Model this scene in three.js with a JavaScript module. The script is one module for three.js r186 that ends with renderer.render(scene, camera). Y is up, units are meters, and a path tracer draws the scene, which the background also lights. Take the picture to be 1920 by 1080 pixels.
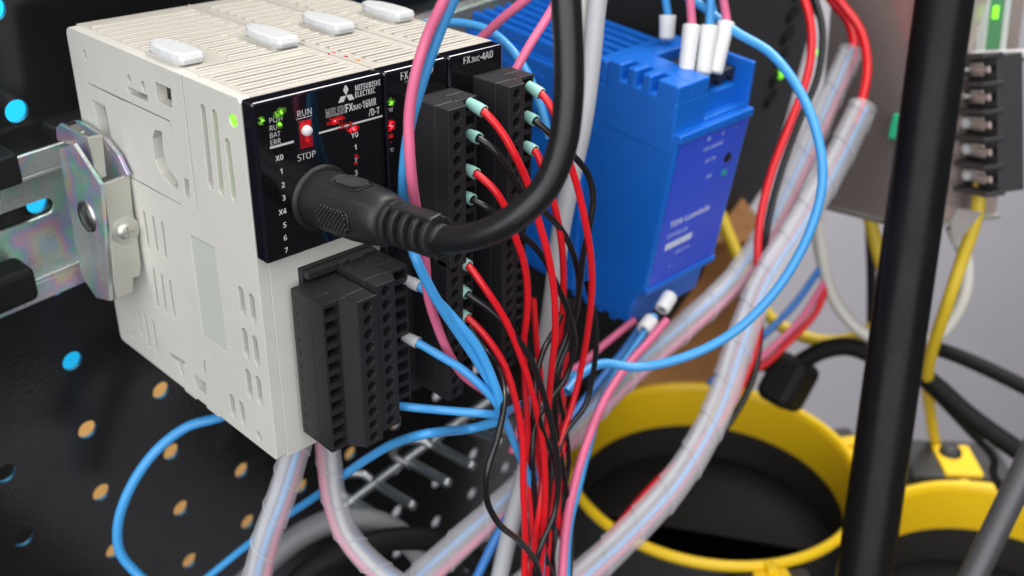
import * as THREE from 'three';
import { RoundedBoxGeometry } from 'three/addons/geometries/RoundedBoxGeometry.js';
import { mergeGeometries, toCreasedNormals } from 'three/addons/utils/BufferGeometryUtils.js';
import { RectAreaLightUniformsLib } from 'three/addons/lights/RectAreaLightUniformsLib.js';

// ---------------------------------------------------------------- camera, light, exposure
// All shapes are written in millimetres and stored in metres.
const MM = 0.001;
const V = (x, y, z) => new THREE.Vector3(x, y, z);
const scene = new THREE.Scene();
const EYE = V(-107.132, 156.404, 184.176), YAW = 0.7909, PITCH = 0.4837, ROLL = 0.0198, FOCAL = 1984.5;   // focal length in pixels of a 1920 x 1080 picture
const FWD = V(Math.sin(YAW) * Math.cos(PITCH), -Math.sin(PITCH), -Math.cos(YAW) * Math.cos(PITCH));
const R0 = V(Math.cos(YAW), 0, Math.sin(YAW)), U0 = R0.clone().cross(FWD);
const RIGHT = R0.clone().multiplyScalar(Math.cos(ROLL)).addScaledVector(U0, Math.sin(ROLL));
const UP = R0.clone().multiplyScalar(-Math.sin(ROLL)).addScaledVector(U0, Math.cos(ROLL));
const camera = new THREE.PerspectiveCamera(2 * Math.atan(540 / FOCAL) * 180 / Math.PI, 1920 / 1080, 0.02, 20);
camera.position.copy(EYE).multiplyScalar(MM);
camera.quaternion.setFromRotationMatrix(new THREE.Matrix4().makeBasis(RIGHT, UP, FWD.clone().negate()));
camera.focus = 0.236;
camera.userData.fStop = 15;
scene.background = new THREE.Color(0.05, 0.051, 0.054);

RectAreaLightUniformsLib.init();
function areaLight(name, [x, y, z], [tx, ty, tz], w, h, color, intensity) {
  const l = new THREE.RectAreaLight(color, intensity, w * MM, h * MM);
  l.name = name; l.position.set(x, y, z).multiplyScalar(MM); l.lookAt(tx * MM, ty * MM, tz * MM); l.castShadow = true;
  scene.add(l);
  return l;
}
areaLight('window_light', [-900, 640, 640], [40, 40, 0], 2600, 1900, new THREE.Color(0.96, 0.98, 1.0), 2.75);
areaLight('ceiling_light', [350, 1500, 500], [150, 0, 0], 1300, 700, new THREE.Color(1.0, 0.97, 0.92), 4.4);
areaLight('wall_fill_light', [850, 1500, -150], [900, -300, -250], 1100, 600, new THREE.Color(1.0, 0.98, 0.95), 17.0);  // unseen lamp added to brighten the far wall
areaLight('board_fill_light', [40, 380, -215], [70, -160, -400], 560, 160, new THREE.Color(1, 0.98, 0.95), 26);  // unseen lamp added to light the boards behind the panel

const renderer = new THREE.WebGLRenderer({ antialias: true });
renderer.toneMapping = THREE.LinearToneMapping;
renderer.toneMappingExposure = 1.0;
renderer.shadowMap.enabled = true;

// ---------------------------------------------------------------- pixels of the photograph to places
const ray = (u, v) => FWD.clone().addScaledVector(RIGHT, (u - 960) / FOCAL).addScaledVector(UP, -(v - 540) / FOCAL);
const at = (u, v, d) => EYE.clone().addScaledVector(ray(u, v), d);                     // at a distance in front of the camera
const on = (axis) => (u, v, val) => { const r = ray(u, v); return EYE.clone().addScaledVector(r, (val - EYE[axis]) / r[axis]); };
const onX = on('x'), onY = on('y'), onZ = on('z');
const PANEL_ROT = new THREE.Matrix4().makeRotationFromEuler(new THREE.Euler(0.0818, 0.0985, 0.0435, 'XYZ'));
const PANEL_O = V(-9.889, 40.292, -95.0);
const panelInv = new THREE.Matrix4().copy(PANEL_ROT).setPosition(PANEL_O).invert();
function onPanel(u, v, off = 0) {                                                       // local place on a plane parallel to the perforated panel
  const o = EYE.clone().applyMatrix4(panelInv), r = ray(u, v).transformDirection(panelInv);
  return o.addScaledVector(r, (off - o.z) / r.z);
}

// ---------------------------------------------------------------- helpers
let seed = 7;
const rnd = () => { seed = (seed * 16807) % 2147483647; return seed / 2147483647; };
const taken = new Map();
function numbered(name) { const n = taken.get(name) ?? 0; taken.set(name, n + 1); return n ? name + '_' + String(n).padStart(3, '0') : name; }
const OFF = new Map();
function thing(name, label, category, pos = V(0, 0, 0), group, local = false) {
  const o = new THREE.Group();
  o.name = numbered(name); o.position.copy(pos).multiplyScalar(MM);
  o.userData = { label, category };
  if (group) o.userData.group = group;
  OFF.set(o, local ? V(0, 0, 0) : pos.clone());
  scene.add(o);
  return o;
}
function structure(name, pos = V(0, 0, 0), label, category) {
  const o = new THREE.Group(); o.name = name; o.position.copy(pos).multiplyScalar(MM); o.userData = { kind: 'structure', label, category };
  OFF.set(o, V(0, 0, 0)); scene.add(o);
  return o;
}
function boxUV(g, tile) {
  const p = g.attributes.position, n = g.attributes.normal, uv = new Float32Array(p.count * 2);
  for (let i = 0; i < p.count; i++) {
    const a = Math.abs(n.getX(i)), b = Math.abs(n.getY(i)), c = Math.abs(n.getZ(i));
    const [s, t] = a >= b && a >= c ? [p.getZ(i), p.getY(i)] : b >= c ? [p.getX(i), p.getZ(i)] : [p.getX(i), p.getY(i)];
    uv[2 * i] = s / tile; uv[2 * i + 1] = t / tile;
  }
  g.setAttribute('uv', new THREE.BufferAttribute(uv, 2));
}
function merged(list) {
  const gs = list.map((g) => { const h = g.index ? g.toNonIndexed() : g.clone(); for (const k of Object.keys(h.attributes)) if (!['position', 'normal', 'uv'].includes(k)) h.deleteAttribute(k); return h; });
  return gs.length === 1 ? gs[0] : mergeGeometries(gs);
}
function obj(name, geos, mat, parent, { own = false, tile = 20, label } = {}) {
  const g = merged(Array.isArray(geos) ? geos : [geos]), off = OFF.get(parent) ?? V(0, 0, 0);
  g.translate(-off.x, -off.y, -off.z);
  if (!own) boxUV(g, tile);
  g.scale(MM, MM, MM);
  const m = new THREE.Mesh(g, mat);
  m.name = name; m.castShadow = m.receiveShadow = true; OFF.set(m, off);
  if (label) m.userData.label = label;
  parent.add(m);
  return m;
}
const rbox = (x0, x1, y0, y1, z0, z1, r = 0.4) => {
  const w = x1 - x0, h = y1 - y0, d = z1 - z0;
  return new RoundedBoxGeometry(w, h, d, 2, Math.min(r, w * 0.45, h * 0.45, d * 0.45)).translate((x0 + x1) / 2, (y0 + y1) / 2, (z0 + z1) / 2);
};
const cube = (x0, x1, y0, y1, z0, z1) => new THREE.BoxGeometry(x1 - x0, y1 - y0, z1 - z0).translate((x0 + x1) / 2, (y0 + y1) / 2, (z0 + z1) / 2);
const shapeOf = (pts) => { const s = new THREE.Shape(); pts.forEach(([a, b], i) => (i ? s.lineTo(a, b) : s.moveTo(a, b))); s.closePath(); return s; };
const pathOf = (pts) => { const s = new THREE.Path(); pts.forEach(([a, b], i) => (i ? s.lineTo(a, b) : s.moveTo(a, b))); s.closePath(); return s; };
const extrude = (shape, depth, bevel = 0, seg = 12) => new THREE.ExtrudeGeometry(shape, { depth: depth - 2 * bevel, bevelEnabled: bevel > 0, bevelSize: bevel, bevelThickness: bevel, bevelOffset: -bevel, bevelSegments: 2, curveSegments: seg }).translate(0, 0, bevel);
// extruded shapes drawn in (z, y) and pushed along x; in (x, z) and pushed along y
const alongX = (g) => g.applyMatrix4(new THREE.Matrix4().set(0, 0, 1, 0, 0, 1, 0, 0, -1, 0, 0, 0, 0, 0, 0, 1)).scale(1, 1, 1);   // (a, b, c) -> (c, b, -a)
const stadium = ([ax, ay], [bx, by], r, n = 6) => {                                     // a long hole between two points
  const t = Math.atan2(by - ay, bx - ax), out = [];
  for (let i = 0; i <= n; i++) { const a = t - Math.PI / 2 + Math.PI * i / n; out.push([bx + r * Math.cos(a), by + r * Math.sin(a)]); }
  for (let i = 0; i <= n; i++) { const a = t + Math.PI / 2 + Math.PI * i / n; out.push([ax + r * Math.cos(a), ay + r * Math.sin(a)]); }
  return out;
};
const disc = ([x, y], rx, ry = rx, n = 16) => Array.from({ length: n }, (_, i) => [x + rx * Math.cos(2 * Math.PI * i / n), y + ry * Math.sin(2 * Math.PI * i / n)]);
const curve = (pts) => new THREE.CatmullRomCurve3(pts, false, 'centripetal');
const tube = (pts, r, seg, rad = 10) => new THREE.TubeGeometry(pts.getPoint ? pts : curve(pts), seg ?? Math.max(12, (pts.length ?? 8) * 8), r, rad, false);
const aim = (g, a, b) => g.applyQuaternion(new THREE.Quaternion().setFromUnitVectors(V(0, 1, 0), b.clone().sub(a).normalize())).translate(a.x, a.y, a.z);   // a shape standing on y = 0 goes from a towards b
const lathe = (pts, seg = 24) => new THREE.LatheGeometry(pts.map(([r, y]) => new THREE.Vector2(r, y)), seg);
function basis(o, ex, up) {                                                             // a frame at o: x along ex, y near up
  const x = ex.clone().normalize(), z = x.clone().cross(up).normalize(), y = z.clone().cross(x);
  return new THREE.Matrix4().makeBasis(x, y, z).setPosition(o);
}
function place(t, m4) { t.position.setFromMatrixPosition(m4).multiplyScalar(MM); t.quaternion.setFromRotationMatrix(m4); return t; }

// ---------------------------------------------------------------- procedural textures and materials
function noiseTex(size, octaves, lo, hi, gain = 0.6, contrast = 1) {
  const grids = octaves.map((n) => Float32Array.from({ length: n * n }, rnd)), d = new Uint8Array(size * size * 4), sm = (t) => t * t * (3 - 2 * t);
  for (let y = 0; y < size; y++) for (let x = 0; x < size; x++) {
    let s = 0, w = 1, tot = 0;
    octaves.forEach((n, k) => {
      const fx = x / size * n, fy = y / size * n, ix = Math.floor(fx), iy = Math.floor(fy), tx = sm(fx - ix), ty = sm(fy - iy), g = grids[k];
      const q = (a, b) => g[(b % n) * n + (a % n)];
      s += w * ((q(ix, iy) * (1 - tx) + q(ix + 1, iy) * tx) * (1 - ty) + (q(ix, iy + 1) * (1 - tx) + q(ix + 1, iy + 1) * tx) * ty); tot += w; w *= gain;
    });
    const v = Math.max(0, Math.min(1, 0.5 + (s / tot - 0.5) * contrast)), c = Math.round(255 * (lo + (hi - lo) * v));
    d.set([c, c, c, 255], (y * size + x) * 4);
  }
  const t = new THREE.DataTexture(d, size, size, THREE.RGBAFormat);
  t.wrapS = t.wrapT = THREE.RepeatWrapping; t.magFilter = THREE.LinearFilter; t.minFilter = THREE.LinearMipmapLinearFilter; t.generateMipmaps = true; t.needsUpdate = true;
  return t;
}
const grainTex = noiseTex(256, [64, 128], 0.3, 0.7, 0.8, 1.4);
const patchTex = noiseTex(256, [4, 9, 22, 60], 0.55, 1, 0.65, 1.6);
const wearTex = noiseTex(512, [6, 14, 40, 120, 250], 0.25, 1, 0.8, 1.9);
const speckTex = (() => {                                                                // dust and small scuffs: rough specks on smoother plastic
  const n = 512, d = new Uint8Array(n * n * 4);
  for (let i = 0; i < n * n; i++) { const c = 105 + Math.floor(rnd() * 22); d.set([c, c, c, 255], i * 4); }
  for (let k = 0; k < 420; k++) { const x = Math.floor(rnd() * n), y = Math.floor(rnd() * n), s = rnd() < 0.15 ? 3 : 1, c = 190 + Math.floor(rnd() * 60); for (let a = 0; a < s; a++) for (let b = 0; b < s; b++) d.set([c, c, c, 255], (((y + b) % n) * n + (x + a) % n) * 4); }
  const t = new THREE.DataTexture(d, n, n, THREE.RGBAFormat); t.wrapS = t.wrapT = THREE.RepeatWrapping; t.magFilter = THREE.LinearFilter; t.needsUpdate = true;
  return t;
})();
const dustMap = (() => {                                                                 // pale dust grains on black plastic
  const n = 512, d = new Uint8Array(n * n * 4);
  for (let i = 0; i < n * n; i++) { const c = 205 + Math.floor(rnd() * 30); d.set([c, c, c, 255], i * 4); }
  for (let k = 0; k < 34; k++) { const x = Math.floor(rnd() * n), y = Math.floor(rnd() * n), L = 1 + Math.floor(rnd() * 3), dx = rnd() < 0.5 ? 1 : 0; for (let a = 0; a < L; a++) d.set([255, 255, 255, 255], (((y + a * (1 - dx)) % n) * n + (x + a * dx) % n) * 4); }
  const t = new THREE.DataTexture(d, n, n, THREE.RGBAFormat); t.wrapS = t.wrapT = THREE.RepeatWrapping; t.magFilter = THREE.LinearFilter; t.needsUpdate = true;
  return t;
})();
let softTex;
const lin = (r, g, b) => new THREE.Color().setRGB(r, g, b);
const mat = (name, color, roughness, extra = {}) => { const m = new THREE.MeshPhysicalMaterial({ color, roughness, ...extra }); m.name = name; return m; };
const plastic = (name, color, roughness, bump = 0.00003, extra = {}) => mat(name, color, roughness, { bumpMap: grainTex, bumpScale: bump, ...extra });
const M = {
  white: plastic('off_white_housing_plastic', lin(0.62, 0.60, 0.55), 0.5, 0.000008, { map: patchTexSoft() }),
  whiteTop: plastic('dimmed_off_white_roof_plastic', lin(0.55, 0.515, 0.455), 0.32, 0.000006),  // housing colour darkened to stand for the dimmer light on top
  pale: plastic('pale_side_label', lin(0.53, 0.545, 0.50), 0.35, 0.00001),
  latch: mat('translucent_white_latch', lin(0.76, 0.77, 0.78), 0.4, { transmission: 0.25 }),
  gloss: mat('glossy_smoked_panel', lin(0.006, 0.005, 0.010), 0.06, { clearcoat: 1, clearcoatRoughness: 0.03, roughnessMap: null }),
  black: plastic('black_connector_plastic', lin(0.021, 0.0205, 0.0235), 0.46, 0.00004, { map: dustMap, roughnessMap: null }),
  hole: mat('darkened_screw', lin(0.09, 0.09, 0.085), 0.45, { metalness: 1 }),  // metal darkened to stand for the shade deep in screw holes
  screw: mat('nickel_screw', lin(0.5, 0.48, 0.45), 0.35, { metalness: 1 }),
  rubber: plastic('black_rubber', lin(0.013, 0.013, 0.014), 0.42, 0.00008),
  cable: plastic('black_cable_jacket', lin(0.009, 0.009, 0.0095), 0.33, 0.00003),
  cableMatt: plastic('matt_black_cable_jacket', lin(0.008, 0.008, 0.0085), 0.6, 0.00003, { specularIntensity: 0.3 }),
  red: mat('red_insulation', lin(0.72, 0.012, 0.02), 0.58, { map: patchTexSoft(), bumpMap: grainTex, bumpScale: 0.00002, roughnessMap: speckTex }),
  blackWire: mat('black_insulation', lin(0.011, 0.011, 0.012), 0.55, { map: patchTexSoft(), bumpMap: grainTex, bumpScale: 0.00002, roughnessMap: speckTex }),
  blue: mat('light_blue_insulation', lin(0.055, 0.32, 0.70), 0.72, { map: patchTexSoft(), bumpMap: grainTex, bumpScale: 0.00002, roughnessMap: speckTex }),
  blueDeep: mat('blue_insulation', lin(0.03, 0.17, 0.50), 0.8, { map: patchTexSoft(), bumpMap: grainTex, bumpScale: 0.00002, roughnessMap: speckTex }),
  pink: mat('pink_insulation', lin(0.74, 0.15, 0.28), 0.8, { map: patchTexSoft(), bumpMap: grainTex, bumpScale: 0.00002, roughnessMap: speckTex }),
  mint: mat('mint_ferrule', lin(0.33, 0.62, 0.55), 0.38, { transmission: 0.15 }),
  grey: mat('grey_ferrule', lin(0.45, 0.46, 0.48), 0.42),
  greyCable: mat('light_grey_cable_jacket', lin(0.42, 0.42, 0.44), 0.42),
  greyHose: mat('mid_grey_hose', lin(0.16, 0.16, 0.165), 0.55),
  whiteCable: mat('white_cable_jacket', lin(0.62, 0.60, 0.55), 0.45),
  yellowCable: mat('yellow_cable_jacket', lin(0.74, 0.52, 0.03), 0.45),
  sleeve: mat('white_sleeve', lin(0.74, 0.73, 0.72), 0.45),
  psu: plastic('blue_housing_plastic', lin(0.008, 0.135, 0.58), 0.3, 0.00005),
  psuLabel: mat('violet_blue_label', lin(0.022, 0.045, 0.45), 0.4),
  zinc: mat('zinc_plated_steel', lin(0.80, 0.82, 0.82), 0.42, { metalness: 0.65, roughnessMap: patchTex, map: zincMap() }),
  steel: mat('galvanised_steel', lin(0.66, 0.66, 0.60), 0.6, { metalness: 0.9, roughnessMap: patchTex }),
  alu: mat('brushed_aluminium', lin(0.52, 0.425, 0.395), 0.42, { metalness: 0.5, roughnessMap: patchTex }),
  wirePeg: mat('chrome_wire', lin(0.42, 0.43, 0.44), 0.35, { metalness: 0.9 }),
  panel: mat('black_powder_coat', lin(0.008, 0.008, 0.008), 0.24, { roughnessMap: patchTex, bumpMap: grainTex, bumpScale: 0.00004, clearcoat: 0.3, clearcoatRoughness: 0.25 }),
  cyan: mat('cyan_board_paint', lin(0.0, 0.50, 0.95), 0.8),
  tan: mat('orange_plywood', lin(0.80, 0.44, 0.14), 0.8),
  wall: mat('grey_wall_paint', lin(0.56, 0.53, 0.58), 0.9, { map: patchTexSoft() }),
  bench: mat('light_grey_bench_laminate', lin(0.31, 0.30, 0.325), 0.7),
  wrap: mat('milky_spiral_wrap', lin(0.70, 0.69, 0.72), 0.33, { transparent: true, opacity: 0.37 }),
  bin: plastic('charcoal_bin_plastic', lin(0.020, 0.0195, 0.0195), 0.55, 0.0001),
  yellow: plastic('yellow_bin_plastic', lin(0.82, 0.53, 0.01), 0.38, 0.00005),
  liner: mat('black_film_liner', lin(0.007, 0.007, 0.008), 0.7, { specularIntensity: 0.35 }),
  pole: mat('black_painted_tube', lin(0.007, 0.007, 0.0075), 0.5, { roughnessMap: patchTex, specularIntensity: 0.35 }),
  poleGrey: mat('dark_grey_tube', lin(0.07, 0.07, 0.075), 0.4, { metalness: 0.3 }),
  card: mat('brown_cardboard', lin(0.42, 0.19, 0.065), 0.85, { map: patchTex }),
  device: plastic('black_device_plastic', lin(0.010, 0.010, 0.010), 0.55, 0.0001, { specularIntensity: 0.4 }),
  greenPlug: mat('green_plug', lin(0.03, 0.55, 0.26), 0.4),
  acrylic: mat('pale_acrylic', lin(0.62, 0.68, 0.64), 0.3, { transparent: true, opacity: 0.6 }),
  pcb: mat('green_circuit_board', lin(0.06, 0.22, 0.09), 0.5),
  redGlowWell: mat('red_glow_switch_well', lin(0.30, 0.006, 0.012), 0.2),  // red colour stands for the glow of an LED behind the switch
};
function zincMap() {                                                                      // passivated zinc: pastel film colours in soft-edged patches
  const n = 256, a = noiseTex(n, [3, 7, 15], 0, 1, 0.55, 2.2).image.data, b = noiseTex(n, [4, 9], 0, 1, 0.55, 2.2).image.data, d = new Uint8Array(n * n * 4), hues = [[224, 228, 220], [168, 230, 204], [196, 200, 240], [240, 188, 216], [236, 226, 190], [176, 212, 240]];
  for (let i = 0; i < n * n; i++) { const f = a[i * 4] / 255 * 4.99, k = Math.floor(f), t = f - k, w = b[i * 4] / 255; for (let c = 0; c < 3; c++) d[i * 4 + c] = Math.round((hues[k][c] * (1 - t) + hues[k + 1][c] * t) * w + 226 * (1 - w)); d[i * 4 + 3] = 255; }
  const t = new THREE.DataTexture(d, n, n, THREE.RGBAFormat); t.wrapS = t.wrapT = THREE.RepeatWrapping; t.magFilter = THREE.LinearFilter; t.colorSpace = THREE.SRGBColorSpace; t.repeat.set(0.45, 0.45); t.needsUpdate = true;
  return t;
}
function patchTexSoft() { if (softTex) return softTex; const t = noiseTex(256, [5, 12, 30], 0.93, 1, 0.6, 1.4); t.repeat.set(0.3, 0.3); softTex = t; return t; }
const glow = (name, r, g, b, k) => { const m = new THREE.MeshStandardMaterial({ color: lin(r * 0.3, g * 0.3, b * 0.3), emissive: lin(r, g, b), emissiveIntensity: k, roughness: 0.4 }); m.name = name; return m; };
const G = { green: glow('green_led_light', 0.25, 1, 0.03, 1.5), greenFaint: glow('faint_green_led_glow', 0.10, 0.30, 0.02, 0.3), redFaint: glow('faint_red_led_glow', 0.5, 0.01, 0.012, 0.4), greenDim: glow('dim_green_led_glow', 0.24, 0.62, 0.06, 0.5), red: glow('red_led_light', 1, 0.015, 0.04, 1.6), redDim: glow('dim_red_led_glow', 0.6, 0.01, 0.012, 0.75), hot: glow('bright_red_led_light', 1, 0.25, 0.3, 1.7), orange: glow('orange_leak_glow', 1, 0.25, 0.03, 0.9) };  // dim, faint and orange tones imitate spread or leaked LED light

// ---------------------------------------------------------------- setting: wall, bench, boards behind the panel
{
  const w = structure('wall', V(0, 0, 0), 'plain grey painted wall behind the equipment', 'wall');
  const m = basis(at(1500, 540, 1150), V(0.93, 0, 0.37), V(0, 1, 0));
  place(w, m);
  obj('wall_face', cube(-1500, 1400, -900, 1100, -20, 0), M.wall, w, { tile: 400 });
  const b = structure('bench_top', V(0, 0, 0), 'light grey bench top below the equipment', 'bench');
  obj('bench_surface', cube(120, 470, -372, -352, -100, 260), M.bench, b, { tile: 200 });
}
const panelFrame = new THREE.Matrix4().copy(PANEL_ROT).setPosition(PANEL_O);
const PITCH_MM = 26.956;
{
  const t = thing('perforated_panel', 'glossy black perforated steel panel behind the white controller', 'panel', PANEL_O, undefined, true);
  place(t, panelFrame);
  const x0 = -3.5 * PITCH_MM, x1 = 12.5 * PITCH_MM, y0 = -12.5 * PITCH_MM, y1 = 13.5 * PITCH_MM;  // unseen top edge raised to block the lamp behind the panel
  const s = shapeOf([[x0, y0], [x1, y0], [x1, y1], [x0, y1]]);
  for (let i = -3; i <= 12; i++) for (let j = -12; j <= 3; j++) if (i < 1 || j < 0) s.holes.push(pathOf(disc([i * PITCH_MM, j * PITCH_MM], 3.1, 3.1, 24)));
  obj('panel_sheet', extrude(s, 1.2).translate(0, 0, -1.2), M.panel, t, { tile: 60 });
  obj('edge_flange', [cube(x0, x1, y0 - 1.2, y0, -16, 0), cube(x1, x1 + 1.2, y0 - 1.2, y1, -16, 0)], M.panel, t, { tile: 60 });
  const split = onPanel(150, 745, -300).y;
  const c = thing('blue_board', 'bright cyan board seen through the upper holes of the panel', 'board', PANEL_O, undefined, true);
  place(c, panelFrame);
  obj('board_face', cube(-300, 420, split, 240, -306, -300), M.cyan, c);
  const o = thing('plywood_board', 'orange plywood board seen through the lower holes of the panel', 'board', PANEL_O, undefined, true);
  place(o, panelFrame);
  obj('board_face', cube(onPanel(112, 960, -300).x, 800, -760, split - 1, -306, -300), M.tan, o);
  const k = thing('dark_board', 'dark board seen through the lowest holes beside the orange plywood', 'board', PANEL_O, undefined, true);
  place(k, panelFrame);
  obj('board_face', cube(-360, onPanel(112, 960, -300).x - 1, -760, split - 1, -306, -300), M.device, k);
}

// ---------------------------------------------------------------- DIN rail and end clamp
{
  const t = thing('mounting_rail', 'slotted zinc plated mounting rail on the black panel', 'rail', PANEL_O, undefined, true);
  place(t, panelFrame);
  const yc = -2.4, h = 21.5, c = 15.5, zf = 9, th = 1.2, x0 = -80, x1 = 9;
  // hat section in (z, y), slotted web, pushed along x
  obj('rail_flange', [rbox(x0, x1, yc + c, yc + h, zf - th, zf, 0.4), rbox(x0, x1, yc + c - th, yc + c, 0.4, zf, 0.4)], M.zinc, t);
  obj('rail_flange', [rbox(x0, x1, yc - h, yc - c, zf - th, zf, 0.4), rbox(x0, x1, yc - c, yc - c + th, 0.4, zf, 0.4)], M.zinc, t);
  const s = shapeOf([[x0, yc - c], [x1, yc - c], [x1, yc + c], [x0, yc + c]]);
  for (const cx of [-56, -29, -4.6]) s.holes.push(pathOf(stadium([cx - 6, yc + 1.2], [cx + 6, yc + 1.2], 2.5, 10)));
  obj('rail_web', extrude(s, th, 0.15).translate(0, 0, 0.3), M.zinc, t);
  for (const x of [17]) obj('rail_web', rbox(x1, 330, yc - h, yc + h, 0.4, 7, 0.6), M.zinc, t);
}
{
  const t = thing('rail_clip', 'black plastic clip gripping both flanges of the mounting rail', 'clip', PANEL_O, undefined, true);
  place(t, panelFrame);
  const a = onPanel(38, 286, 13), b = onPanel(42, 346, 13), c = onPanel(66, 500, 13), d = onPanel(80, 562, 13);
  obj('upper_jaw', rbox(-70, (a.x + b.x) / 2, b.y, a.y, 3, 13, 0.9), M.device, t);
  obj('lower_jaw', rbox(-70, (c.x + d.x) / 2, d.y, c.y, 3, 13, 2.2), M.device, t);
  obj('clip_body', rbox(-70, -29, d.y + 1, a.y - 1, 9.5, 22, 1.5), M.device, t);
}
{
  const t = thing('end_clamp', 'zinc plated steel end clamp with screw between rail and controller', 'clamp', V(-6, 25, -75));
  const zf = -55.5;                                                  // front strip of the clamp
  const P = (u, v, z = zf) => { const p = onZ(u, v, z); return [p.x, p.y]; };
  const X = (u, v, x) => { const p = onX(u, v, x); return [-p.z, p.y]; };
  const strip = [P(192, 346), P(244, 326), P(250, 400), P(256, 420), P(265, 500), P(262, 518), P(250, 522), P(250, 548), P(218, 562), P(213, 530), P(206, 430)];
  obj('front_strip', extrude(shapeOf(strip), 1.4, 0.3).translate(0, 0, zf - 1.4), M.steel, t);
  const xl = strip[0][0] - 0.3;
  const plate = [X(196, 344, xl), X(213, 562, xl), X(188, 556, xl), X(160, 514, xl), X(140, 400, xl), X(118, 276, xl), X(146, 268, xl)];
  obj('side_plate', alongX(extrude(shapeOf(plate), 1.2, 0.25)).translate(xl - 1.2, 0, 0), M.zinc, t);
  const up = [P(168, 262), P(198, 256), P(206, 334), P(192, 340)];
  obj('upper_tongue', extrude(shapeOf(up), 1.2, 0.25).translate(0, 0, zf - 2.8), M.steel, t);
  const xh = xl + 2.2;
  const hook = [X(104, 240, xh), X(112, 232, xh), X(160, 258, xh), X(186, 318, xh), X(180, 330, xh), X(150, 280, xh), X(106, 262, xh)];
  obj('hook_plate', alongX(extrude(shapeOf(hook), 1.1, 0.25)).translate(xh, 0, 0), M.zinc, t);
  const hook2 = [X(140, 226, -1.8), X(150, 228, -1.8), X(196, 258, -1.8), X(222, 290, -1.8), X(240, 328, -1.8), X(214, 340, -1.8), X(205, 275, -1.8)];
  obj('hook_plate', alongX(extrude(shapeOf(hook2), 1.1, 0.25)).translate(-2.0, 0, 0), M.zinc, t);
  const sc = onZ(235, 432, zf), ax = V(0, 0, 1);
  const s = obj('screw', aim(lathe([[0, 1.5], [1.3, 1.45], [2.0, 1.1], [2.2, 0.6], [2.2, 0.35], [3.7, 0.3], [3.7, 0], [0, 0]]), sc, sc.clone().add(ax)), M.steel, t);
  obj('screw_slot', [cube(sc.x - 1.5, sc.x + 1.5, sc.y - 0.22, sc.y + 0.22, zf + 1.2, zf + 1.55), cube(sc.x - 0.22, sc.x + 0.22, sc.y - 1.5, sc.y + 1.5, zf + 1.2, zf + 1.57)], M.screw, s);
  const rv = onX(165, 405, xl - 1.2);
  obj('rivet', [aim(lathe([[0, 1.0], [1.8, 0.9], [2.6, 0.4], [3.2, 0]]), rv, rv.clone().add(V(-1, 0, 0))), aim(lathe([[3.2, 0.3], [3.9, 0.9], [4.3, 0]]), rv, rv.clone().add(V(-1, 0, 0)))], M.screw, t);
}

// ---------------------------------------------------------------- the controller
const D = 79.5, H = 90, PZ = 4.3, W1 = 33.4, W2 = 19.0, W3 = 18.0;
const side = (u, v) => { const p = onX(u, v, 0); return [-p.z, p.y]; };                  // (-z, y) on the controller's side
const front = (u, v) => { const p = onZ(u, v, PZ); return [p.x, p.y]; };
function topVents(x0, x1, rows) {                                                        // the roof of a module with its vent slots
  const s = shapeOf([[x0 + 0.1, 0], [x1 - 0.1, 0], [x1 - 0.1, D], [x0 + 0.1, D]]);
  for (const [z, a, b] of rows) s.holes.push(pathOf(stadium([x0 + a, -z], [x0 + b, -z], 0.95, 5)));
  return extrude(s, 1.4, 0.12).rotateX(-Math.PI / 2).translate(0, H - 1.4, 0);
}
function ribs(x0, rows) { return rows.map(([z, a, b]) => rbox(x0 + a - 1.2, x0 + b + 1.2, H - 0.2, H + 0.45, z + 1.25, z + 1.95, 0.34)); }
function ventRows(w) {
  const out = [];
  for (let z = -74; z < -49; z += 4.1) out.push([z, 3.4 + rnd() * 1.5, w - 4 + rnd() * 1.5]);
  for (let z = -46; z < -27; z += 4.1) out.push([z, w > 25 ? 15.5 : 3, w > 25 ? w - 10 : w - 11]);
  for (let z = -24.6; z < -3; z += 4.1) out.push([z, 3 + rnd() * 2, w - 4 + rnd()]);
  return out;
}
function latch(parent, cx, zc) {
  const pts = [[-2.4, 8.6], [2.2, 8.6], [3.2, 7.6], [3.7, 5], [3.8, 0], [3.2, -5], [1.6, -8.6], [0.2, -9.4], [-1.4, -8.8], [-3.2, -5], [-3.8, 0], [-3.7, 5], [-3.2, 7.8]];
  const g = extrude(shapeOf(pts.map(([a, b]) => [a, -b])), 2.7, 1.2).rotateX(-Math.PI / 2).translate(cx, H + 0.2, zc);
  const l = obj('latch', g, M.latch, parent);
  obj('latch_shoe', rbox(cx - 3.2, cx + 3.2, H - 0.6, H + 0.7, zc - 7, zc + 7, 0.2), M.whiteTop, l);
}
const font = (px, bold) => `${bold ? 'bold ' : ''}${px}px sans-serif`;
function printed(w, h, ppm, draw) {
  const c = document.createElement('canvas'); c.width = Math.round(w * ppm); c.height = Math.round(h * ppm);
  const g = c.getContext('2d'); draw(g, c.width, c.height);
  const t = new THREE.CanvasTexture(c); t.colorSpace = THREE.SRGBColorSpace; t.anisotropy = 8;
  return t;
}
function printSheet(name, x0, x1, y0, y1, z, tex, parent) {
  const g = new THREE.PlaneGeometry(x1 - x0, y1 - y0).translate((x0 + x1) / 2, (y0 + y1) / 2, z);
  const m = mat(name + '_print', lin(1, 1, 1), 0.08, { map: tex, clearcoat: 1, clearcoatRoughness: 0.03 });
  return obj(name, g, m, parent, { own: true });
}
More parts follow.
